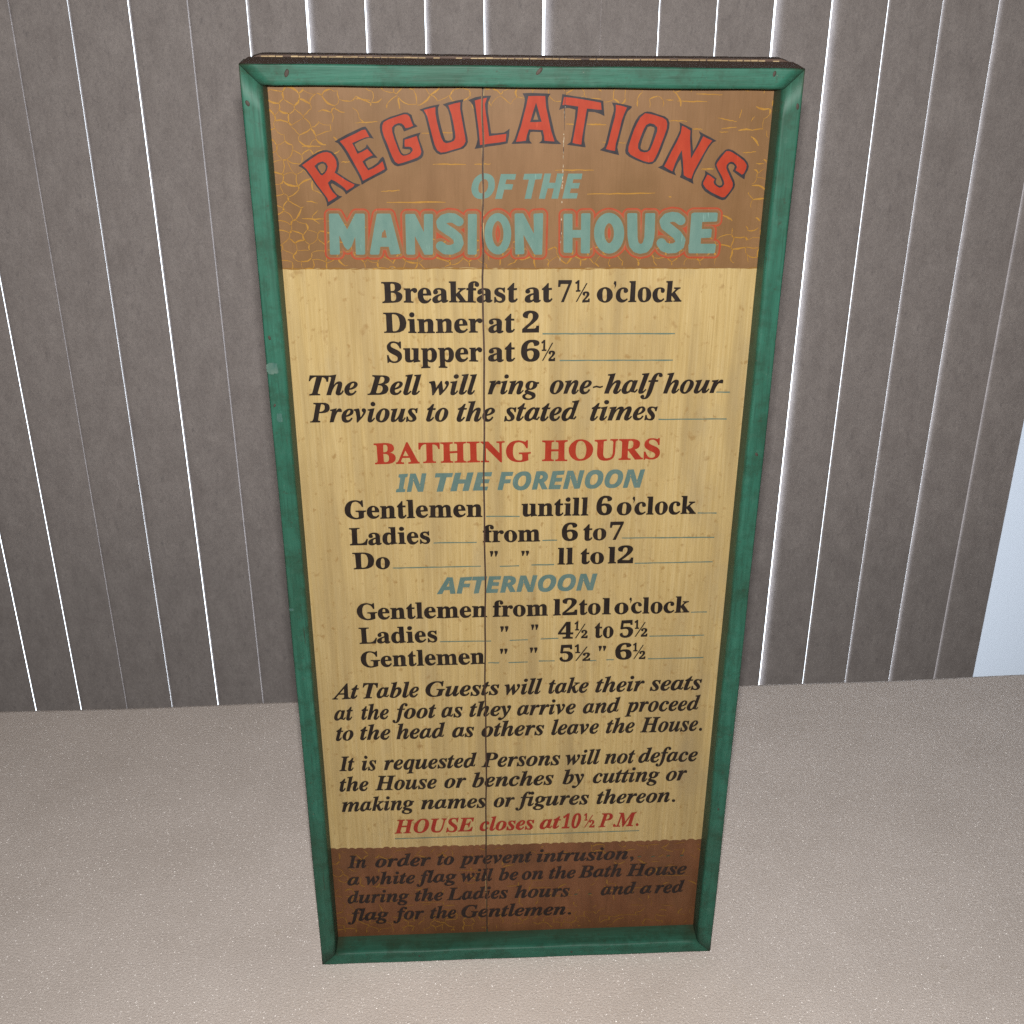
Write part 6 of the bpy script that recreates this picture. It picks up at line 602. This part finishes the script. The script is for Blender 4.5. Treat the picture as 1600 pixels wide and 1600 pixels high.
# brown painted fields above and below the cream
def ragged(p0, p1, n, amp, seed):
    r = random.Random(seed)
    out = []
    v = 0
    for i in range(n + 1):
        t = i / n
        v = 0.7 * v + r.uniform(-amp, amp)
        out.append((p0[0] + (p1[0] - p0[0]) * t, p0[1] + (p1[1] - p0[1]) * t + v))
    return out
bm = bmesh.new()
lo = ragged((edge_x(-1, 0.7626), 0.76265), (edge_x(1, 0.759), 0.75908), 150, 0.0004, 3)
fill_loops(bm, [lo + [(IN[1].x, IN[1].y), (IN[0].x, IN[0].y)]], layer(1))
paint('brown_field', bm, M_BROWN)
bm = bmesh.new()
hi = []
r = random.Random(5)
x = edge_x(-1, 0.14)
xe = edge_x(1, 0.14)
while x < xe - 0.004:
    w = r.uniform(0.006, 0.0125)
    h = r.uniform(0.0007, 0.0016)
    w = min(w, xe - x)
    base = 0.1410 + r.uniform(-0.0004, 0.0004)
    for k in range(5):
        t = k / 4
        hi.append((x + w * (0.04 + 0.92 * t), base + h * (1 - (2 * t - 1) ** 4)))
    x += w
fill_loops(bm, [[(IN[3].x, IN[3].y), (IN[2].x, IN[2].y)] + hi[::-1]], layer(1))
paint('dark_brown_field', bm, M_BROWN2)
# thin orange line where the upper brown stops
bm = bmesh.new()
up = ragged((edge_x(-1, 0.7628), 0.7630), (edge_x(1, 0.759), 0.7594), 150, 0.00035, 11)
dn = ragged((edge_x(-1, 0.7617), 0.7621), (edge_x(1, 0.758), 0.7585), 150, 0.00035, 12)
fill_loops(bm, [dn + up[::-1]], layer(2))
paint('orange_edge_line', bm, PAINT['ochre2'])

# mortar lines of the painted stonework
def stroke(bm, pts, w, z, rng):
    L, R = [], []
    for i, p in enumerate(pts):
        a = pts[max(0, i - 1)]
        b = pts[min(len(pts) - 1, i + 1)]
        d = Vector((b[0] - a[0], b[1] - a[1]))
        if d.length < 1e-9:
            return
        d.normalize()
        n = Vector((-d.y, d.x))
        t = i / (len(pts) - 1)
        ww = w * (0.35 + 0.65 * math.sin(math.pi * min(max(t, 0.06), 0.94))) * rng.uniform(0.75, 1.25) * 0.5
        L.append(bm.verts.new((p[0] + n.x * ww, p[1] + n.y * ww, z)))
        R.append(bm.verts.new((p[0] - n.x * ww, p[1] - n.y * ww, z)))
    for i in range(len(pts) - 1):
        bm.faces.new((L[i], R[i], R[i + 1], L[i + 1]))
def stone_lines(y_lo, y_hi, keep, seed, w, z):
    rng = random.Random(seed)
    pts = []
    ry, rx = 0.0078, 0.0116
    y = y_lo - 0.02
    row = 0
    while y < y_hi + 0.02:
        x = -0.225 + (row % 2) * rx * 0.5
        while x < 0.225:
            pts.append(Vector((x + rng.uniform(-0.33, 0.33) * rx, y + rng.uniform(-0.20, 0.20) * ry)))
            x += rx * rng.uniform(0.8, 1.25)
        y += ry
        row += 1
    vs, es, fs = delaunay_2d_cdt(pts, [], [], 0, 1e-7)[:3]
    cen, owner = [], {}
    for i, f in enumerate(fs):
        a, b, c = (vs[k] for k in f)
        d = 2 * (a.x * (b.y - c.y) + b.x * (c.y - a.y) + c.x * (a.y - b.y))
        if abs(d) < 1e-12:
            cen.append(None)
        else:
            a2, b2, c2 = a.length_squared, b.length_squared, c.length_squared
            cen.append(Vector(((a2 * (b.y - c.y) + b2 * (c.y - a.y) + c2 * (a.y - b.y)) / d, (a2 * (c.x - b.x) + b2 * (a.x - c.x) + c2 * (b.x - a.x)) / d)))
        for k in range(3):
            owner.setdefault(tuple(sorted((f[k], f[(k + 1) % 3]))), []).append(i)
    bm = bmesh.new()
    for e, fo in owner.items():
        if len(fo) != 2 or cen[fo[0]] is None or cen[fo[1]] is None:
            continue
        a, b = cen[fo[0]], cen[fo[1]]
        L = (b - a).length
        if L > 0.03 or L < 0.0012:
            continue
        mid = (a + b) * 0.5
        if not (y_lo < mid.y < y_hi) or mid.x < edge_x(-1, mid.y) + 0.001 or mid.x > edge_x(1, mid.y) - 0.001:
            continue
        if rng.random() > keep(mid.x, mid.y):
            continue
        n = Vector((-(b - a).y, (b - a).x)) * rng.uniform(-0.17, 0.17)
        ps = []
        for k in range(6):
            t = -0.03 + 1.06 * k / 5
            ps.append(a.lerp(b, t) + n * (4 * t * (1 - t)) + Vector((rng.uniform(-1, 1), rng.uniform(-1, 1))) * 0.00022)
        ps = [p for p in ps if y_lo < p.y < y_hi]
        if len(ps) > 2:
            stroke(bm, ps, w * rng.choice((0.55, 0.8, 1.0, 1.3, 1.7)), z, rng)
    return bm
def keep_top(x, y):
    dl, dr = x - edge_x(-1, y), edge_x(1, y) - x
    k = 0.0
    lim = 0.030 + 0.012 * math.sin(y * 60)
    if dl < lim: k = max(k, 0.95)
    elif dl < lim + 0.016: k = max(k, 0.45)
    if y < 0.80 and dl < 0.07: k = max(k, 0.85)
    if dr < 0.016: k = max(k, 0.55)
    elif dr < 0.034: k = max(k, 0.12)
    if y < 0.792 and dr < 0.05: k = max(k, 0.7)
    if y > 0.889: k = max(k, 0.75 if x < 0.10 else 0.35)
    elif y > 0.878 and x < -0.05: k = max(k, 0.25)
    if y < 0.774: k = max(k, 0.85)
    elif y < 0.786: k = max(k, 0.3)
    return k
def keep_low(x, y):
    dl = x - edge_x(-1, y)
    k = 0.12
    if dl < 0.03: k = 0.55
    if y < 0.045: k = 0.7 if x < 0.09 else 0.3
    if y > 0.125: k = 0.35
    return k
paint('mortar_lines', stone_lines(0.7615, 0.9045, keep_top, 21, 0.00082, layer(3)), PAINT['ochre'])
paint('mortar_lines', stone_lines(0.02, 0.139, keep_low, 22, 0.0010, layer(3)), PAINT['ochre2'])
bm, bm2 = bmesh.new(), bmesh.new()
rng = random.Random(4)
for xa, ya, xb, yb, w in OTH['streaks']:
    ps = [(0.001 * (xa + (xb - xa) * k / 9), 0.001 * (ya + (yb - ya) * k / 9 + rng.uniform(-0.25, 0.25))) for k in range(10)]
    stroke(bm if ya > 500 else bm2, ps, 0.001 * max(w, 0.5) * 1.7, layer(3.5), rng)
paint('ochre_streaks', bm, PAINT['ochre'])
paint('ochre_streaks', bm2, PAINT['ochre2'])

# ---- arched title: navy outline under vermilion letters
bm_d, bm_r = bmesh.new(), bmesh.new()
for outer, dh, red, rh in TITLE:
    fill_loops(bm_d, [mm(outer)] + [mm(h) for h in dh], layer(4))
    fill_loops(bm_r, [mm(red)] + [mm(h) for h in rh], layer(5))
paint('title_outline', bm_d, PAINT['navy'])
paint('title_lettering', bm_r, PAINT['vermilion'])

# ---- block letters with their orange-red surround
for key, lev, nm in (('glow', 4, 'rust_wash'), ('band', 4.6, 'red_outline'), ('fill', 5.2, 'block_lettering')):
    bm = bmesh.new()
    fill_loops(bm, [mm(lp) for lp in BLOCK[key]], layer(lev))
    paint(nm, bm, PAINT['teal' if key == 'fill' else key])

# ---- painted text
MATH = {'roman': (0x1D400, 0x1D41A, 0x1D7CE), 'italic': (0x1D468, 0x1D482, 0x1D7CE), 'sans': (0x1D63C, 0x1D656, 0x1D7EC)}
WEIGHT = {'roman': 0.013, 'italic': 0.012, 'sans': 0.022, 'small': 0.030}
MATH['small'] = MATH['roman']
def face(s, style):
    A, a, d = MATH[style]
    o = ''
    for c in s:
        if 'A' <= c <= 'Z': o += chr(A + ord(c) - 65)
        elif 'a' <= c <= 'z': o += chr(a + ord(c) - 97)
        elif c == '1' and style == 'roman': o += chr(a + 11)
        elif '0' <= c <= '9': o += chr(d + ord(c) - 48)
        elif c == "'": o += '\u2019'
        else: o += c
    return o
from mathutils import noise as mnoise
def hand(x, y):
    """the slight wander of a sign painter's brush, in mm"""
    v = mnoise.noise_vector(Vector((x * 0.11, y * 0.11, 3.1))) * 0.42 + mnoise.noise_vector(Vector((x * 0.37, y * 0.37, 9.7))) * 0.16
    return v.x, v.y
_cache = {}
def word_mesh(text, style):
    """Vertices and faces of a word drawn one unit tall, with its ink limits and capital height."""
    k = (text, style)
    if k in _cache:
        return _cache[k]
    def tess(t):
        cu = bpy.data.curves.new('lettering', 'FONT')
        cu.body = face(t, style)
        cu.size = 1.0
        cu.resolution_u = 4
        cu.offset = WEIGHT[style]
        if text == 'one~half':
            pass
        ob = bpy.data.objects.new('lettering', cu)
        col.objects.link(ob)
        dg = bpy.context.evaluated_depsgraph_get()
        me = bpy.data.meshes.new_from_object(ob.evaluated_get(dg))
        vs = [v.co.copy() for v in me.vertices]
        if style == 'italic' and t[0].isdigit():
            for v in vs:
                v.x += 0.22 * v.y
        fs = [tuple(p.vertices) for p in me.polygons]
        bpy.data.objects.remove(ob)
        bpy.data.curves.remove(cu)
        bpy.data.meshes.remove(me)
        return vs, fs
    def heavy_t():
        """the T is outlined and thickened here: its own outline crosses itself when the font thickens it"""
        w = WEIGHT[style]
        WEIGHT[style] = 0.0
        lp, _ = tess('T')
        WEIGHT[style] = w
        pts = []
        for v in lp:
            if not pts or (v - pts[-1]).length > 0.009:
                pts.append(v)
        area = sum(a.x * b.y - b.x * a.y for a, b in zip(pts, pts[1:] + pts[:1]))
        out = []
        for i, p in enumerate(pts):
            e1, e2 = (p - pts[i - 1]).normalized(), (pts[(i + 1) % len(pts)] - p).normalized()
            n = Vector((e1.y + e2.y, -e1.x - e2.x, 0)) * (1 if area > 0 else -1)
            n *= w / max(0.5, 1 + e1.dot(e2))
            out.append((p.x + n.x, p.y + n.y))
        b = bmesh.new()
        fill_loops(b, [out], 0.0)
        b.verts.index_update()
        r = [v.co.copy() for v in b.verts], [tuple(v.index for v in f.verts) for f in b.faces]
        b.free()
        return r
    if 'T' in text and style in ('roman', 'italic'):
        pre, post = text.split('T')
        vs, fs = [], []
        def join(part, xmax=None):
            pv, pf = part
            dx = 0.0 if xmax is None else xmax - max(v.x for v in pv)
            n0 = len(vs)
            vs.extend(Vector((v.x + dx, v.y, 0)) for v in pv)
            fs.extend(tuple(i + n0 for i in f) for f in pf)
        if pre:
            join(tess(pre))
        join(heavy_t(), max(v.x for v in tess(pre + 'T')[0]))
        if post:
            join(tess(post), max(v.x for v in tess(text)[0]))
    else:
        vs, fs = tess(text)
    if ('cap', style) not in _cache:
        hv, _ = tess('H')
        _cache[('cap', style)] = max(v.y for v in hv) - min(v.y for v in hv), min(v.y for v in hv)
    _cache[k] = (vs, fs, min(v.x for v in vs), max(v.x for v in vs))
    return _cache[k]
def put_word(bm, text, style, u0, v0, u1, v1, cap, z, capfix=1.0):
    vs, fs, x0, x1 = word_mesh(text, style)
    ch, b0 = _cache[('cap', style)]
    ax = Vector((u1 - u0, v1 - v0))
    L = ax.length
    d = ax / L
    n = Vector((-d.y, d.x))
    sx, sy = L / (x1 - x0), cap * capfix / ch
    out = []
    for v in vs:
        p = Vector((u0, v0)) + d * ((v.x - x0) * sx) + n * ((v.y - b0) * sy)
        hx, hy = hand(p.x, p.y)
        p.x += hx
        p.y += hy
        out.append(bm.verts.new((p.x * 0.001, p.y * 0.001, z)))
    for f in fs:
        try:
            bm.faces.new([out[i] for i in f])
        except ValueError:
            pass
def quad(bm, pts, z):
    bm.faces.new([bm.verts.new((x * 0.001, y * 0.001, z)) for x, y in pts])
def put_half(bm, rec, z, style):
    u0, v0, u1, v1, cap = rec
    w = u1 - u0
    put_word(bm, '1', 'small', u0 + 0.06 * w, v0 + 0.50 * cap, u0 + 0.40 * w, v0 + 0.50 * cap, 0.52 * cap, z)
    put_word(bm, '2', 'small', u0 + 0.54 * w, v1, u1, v1, 0.50 * cap, z)
    t = 0.045 * w
    quad(bm, [(u0 + 0.16 * w - t, v0 + 0.02 * cap), (u0 + 0.16 * w + t, v0 + 0.02 * cap), (u0 + 0.80 * w + t, v0 + 0.90 * cap), (u0 + 0.80 * w - t, v0 + 0.90 * cap)], z)
rng = random.Random(9)
zt = layer(4.4)
for ln in LINES:
    style, colour = ln['style'], ln['col']
    bm = bmesh.new()
    for text, u0, v0, u1, v1, cap in ln['words']:
        if text == "o'clock":
            du, dv = u1 - u0, v1 - v0
            put_word(bm, 'o', style, u0, v0, u0 + du * 0.188, v0 + dv * 0.188, cap, zt)
            put_word(bm, 'clock', style, u0 + du * 0.222, v0 + dv * 0.222, u1, v1, cap, zt)
            x, y = u0 + du * 0.196, v0 + dv * 0.2
            quad(bm, [(x + 0.010 * du, y + cap * 0.62), (x + 0.030 * du, y + cap * 0.80), (x + 0.028 * du, y + cap * 0.98), (x + 0.006 * du, y + cap * 1.0), (x - 0.004 * du, y + cap * 0.88), (x + 0.012 * du, y + cap * 0.80)], zt)
        elif text == 'one~half':
            put_word(bm, 'one', style, u0, v0, u0 + (u1 - u0) * 0.375, v0 + (v1 - v0) * 0.375, cap, zt)
            a, b = u0 + (u1 - u0) * 0.385, u0 + (u1 - u0) * 0.475
            y = v0 + cap * 0.30
            quad(bm, [(a, y - 0.6), (a + (b - a) * 0.35, y + 0.2), (a + (b - a) * 0.35, y + 1.9), (a, y + 0.9)], zt)
            quad(bm, [(a + (b - a) * 0.35, y + 0.2), (a + (b - a) * 0.7, y - 0.6), (a + (b - a) * 0.7, y + 1.0), (a + (b - a) * 0.35, y + 1.9)], zt)
            quad(bm, [(a + (b - a) * 0.7, y - 0.6), (b, y + 0.3), (b, y + 1.7), (a + (b - a) * 0.7, y + 1.0)], zt)
            put_word(bm, 'half', style, u0 + (u1 - u0) * 0.485, v0 + (v1 - v0) * 0.485, u1, v1, cap, zt)
        else:
            put_word(bm, text, style, u0, v0, u1, v1, cap, zt)
    for rec in ln['half']:
        put_half(bm, rec, zt, style)
    for u0, v0, u1, v1 in ln['ditto']:
        w, h = u1 - u0, v1 - v0
        for k in (0, 1):
            x = u0 + k * 0.54 * w
            quad(bm, [(x, v0 + 0.92 * h), (x + 0.10 * w, v0 + h * 0.5), (x + 0.13 * w, v0), (x + 0.26 * w, v0), (x + 0.44 * w, v0 + h * 0.6), (x + 0.46 * w, v0 + 0.92 * h), (x + 0.36 * w, v1), (x + 0.10 * w, v1)], zt)
    paint('lettering', bm, PAINT[colour])
    if ln['under']:
        bm = bmesh.new()
        for u0, v0, u1, v1 in ln['under']:
            n = max(3, int((u1 - u0) / 6))
            ps = [(0.001 * (u0 + (u1 - u0) * k / n), 0.001 * (v0 + (v1 - v0) * k / n + rng.uniform(-0.12, 0.12))) for k in range(n + 1)]
            L, R = [], []
            for x, y in ps:
                h = 0.00055 * rng.uniform(0.8, 1.2)
                L.append(bm.verts.new((x, y + h, layer(2.2))))
                R.append(bm.verts.new((x, y - h, layer(2.2))))
            for i in range(n):
                bm.faces.new((L[i], R[i], R[i + 1], L[i + 1]))
        paint('rule_line', bm, PAINT['rule'])
    if ln['dots']:
        bm = bmesh.new()
        for u, v in ln['dots']:
            quad(bm, [(u - 2.2, v - 0.5), (u - 0.5, v - 1.0), (u + 1.9, v - 0.3), (u + 2.1, v + 0.6), (u + 0.2, v + 1.0), (u - 1.8, v + 0.4)], layer(4.2))
        paint('dash_marks', bm, PAINT['dash'])

# pale chips along the second, finer crack
bm = bmesh.new()
rng = random.Random(13)
for k in range(46):
    t = rng.random()
    y = 0.9 - 0.138 * t
    x = 0.0335 - 0.0016 * t + rng.uniform(-0.0003, 0.0003)
    if 0.88 > y > 0.868 or rng.random() < 0.3:
        continue
    h, w = rng.uniform(0.0006, 0.0020), rng.uniform(0.00025, 0.0005)
    quad(bm, [((x - w) * 1000, y * 1000), (x * 1000, (y - h) * 1000), ((x + w) * 1000, y * 1000), (x * 1000, (y + h) * 1000)], layer(6.2))
paint('paint_chips', bm, PAINT['chip'])
bm = bmesh.new()
hair = random.Random(3)
for ya, yb in ((0.9025, 0.8705), (0.858, 0.853), (0.80, 0.783)):
    stroke(bm, [(0.0335 - 0.0016 * (0.9 - y) / 0.138 + hair.uniform(-0.00012, 0.00012), y) for y in [ya + (yb - ya) * k / 11 for k in range(12)]], 0.0005, layer(6.6), hair)
paint('hairline_crack', bm, PAINT['navy'])

# pale scuffs rubbed into the left rail
for cx, cy, w, h in ((-0.2052, 0.6862, 0.0098, 0.0105), (-0.2030, 0.6420, 0.0050, 0.0085), (-0.2085, 0.4520, 0.0040, 0.0030)):
    bm = bmesh.new()
    rng = random.Random(int(abs(cy) * 1e4))
    pts = []
    for i in range(26):
        t = 2 * math.pi * i / 26
        cxx, syy = math.cos(t), math.sin(t)
        k = (abs(cxx) ** 5 + abs(syy) ** 5) ** -0.2 * rng.uniform(0.82, 1.05)
        pts.append((cx + 0.5 * w * cxx * k, cy + 0.5 * h * syy * k))
    fill_loops(bm, [pts], 0.00035)
    add('scuff_mark', bm, PAINT['scuff'], rails[3], smooth=None)

# nail heads and dents in the frame
NAILS = [(0, -0.17422, 0.91724, 2.2, 4.2, -0.35), (0, 0.01199, 0.91773, 2.1, 4.6, -0.75), (0, 0.18793, 0.91509, 1.7, 3.0, -0.25), (3, -0.20485, 0.89604, 2.0, 3.2, 0.5),
         (1, 0.20787, 0.89142, 1.5, 3.4, 0.1), (3, -0.2050, 0.71235, 1.4, 2.6, 0.2), (1, 0.20383, 0.60092, 1.7, 2.6, 0.5), (3, -0.2060, 0.6530, 1.2, 2.2, -0.3), (1, 0.2020, 0.2034, 1.3, 2.0, 0), (2, -0.1073, 0.0085, 1.5, 1.5, 0), (2, 0.0573, 0.0080, 1.6, 1.6, 0)]
for k, x, y, a, b, rot in NAILS:
    bm = bmesh.new()
    R_ = Matrix.Rotation(rot, 3, 'Z')
    n = 14
    rings = []
    for sc, z in ((1.0, -0.0004), (0.95, 0.0002), (0.6, 0.00042)):
        ring = []
        for i in range(n):
            t = 2 * math.pi * i / n
            p = R_ @ Vector((a * 0.00075 * sc * math.cos(t), b * 0.00075 * sc * math.sin(t), z))
            ring.append(bm.verts.new((x + p.x, y + p.y, p.z)))
        rings.append(ring)
    for r0, r1 in zip(rings[:-1], rings[1:]):
        for i in range(n):
            bm.faces.new((r0[i], r0[(i + 1) % n], r1[(i + 1) % n], r1[i]))
    bm.faces.new(rings[-1])
    add('nail_head', bm, M_IRON, rails[k], smooth=True)
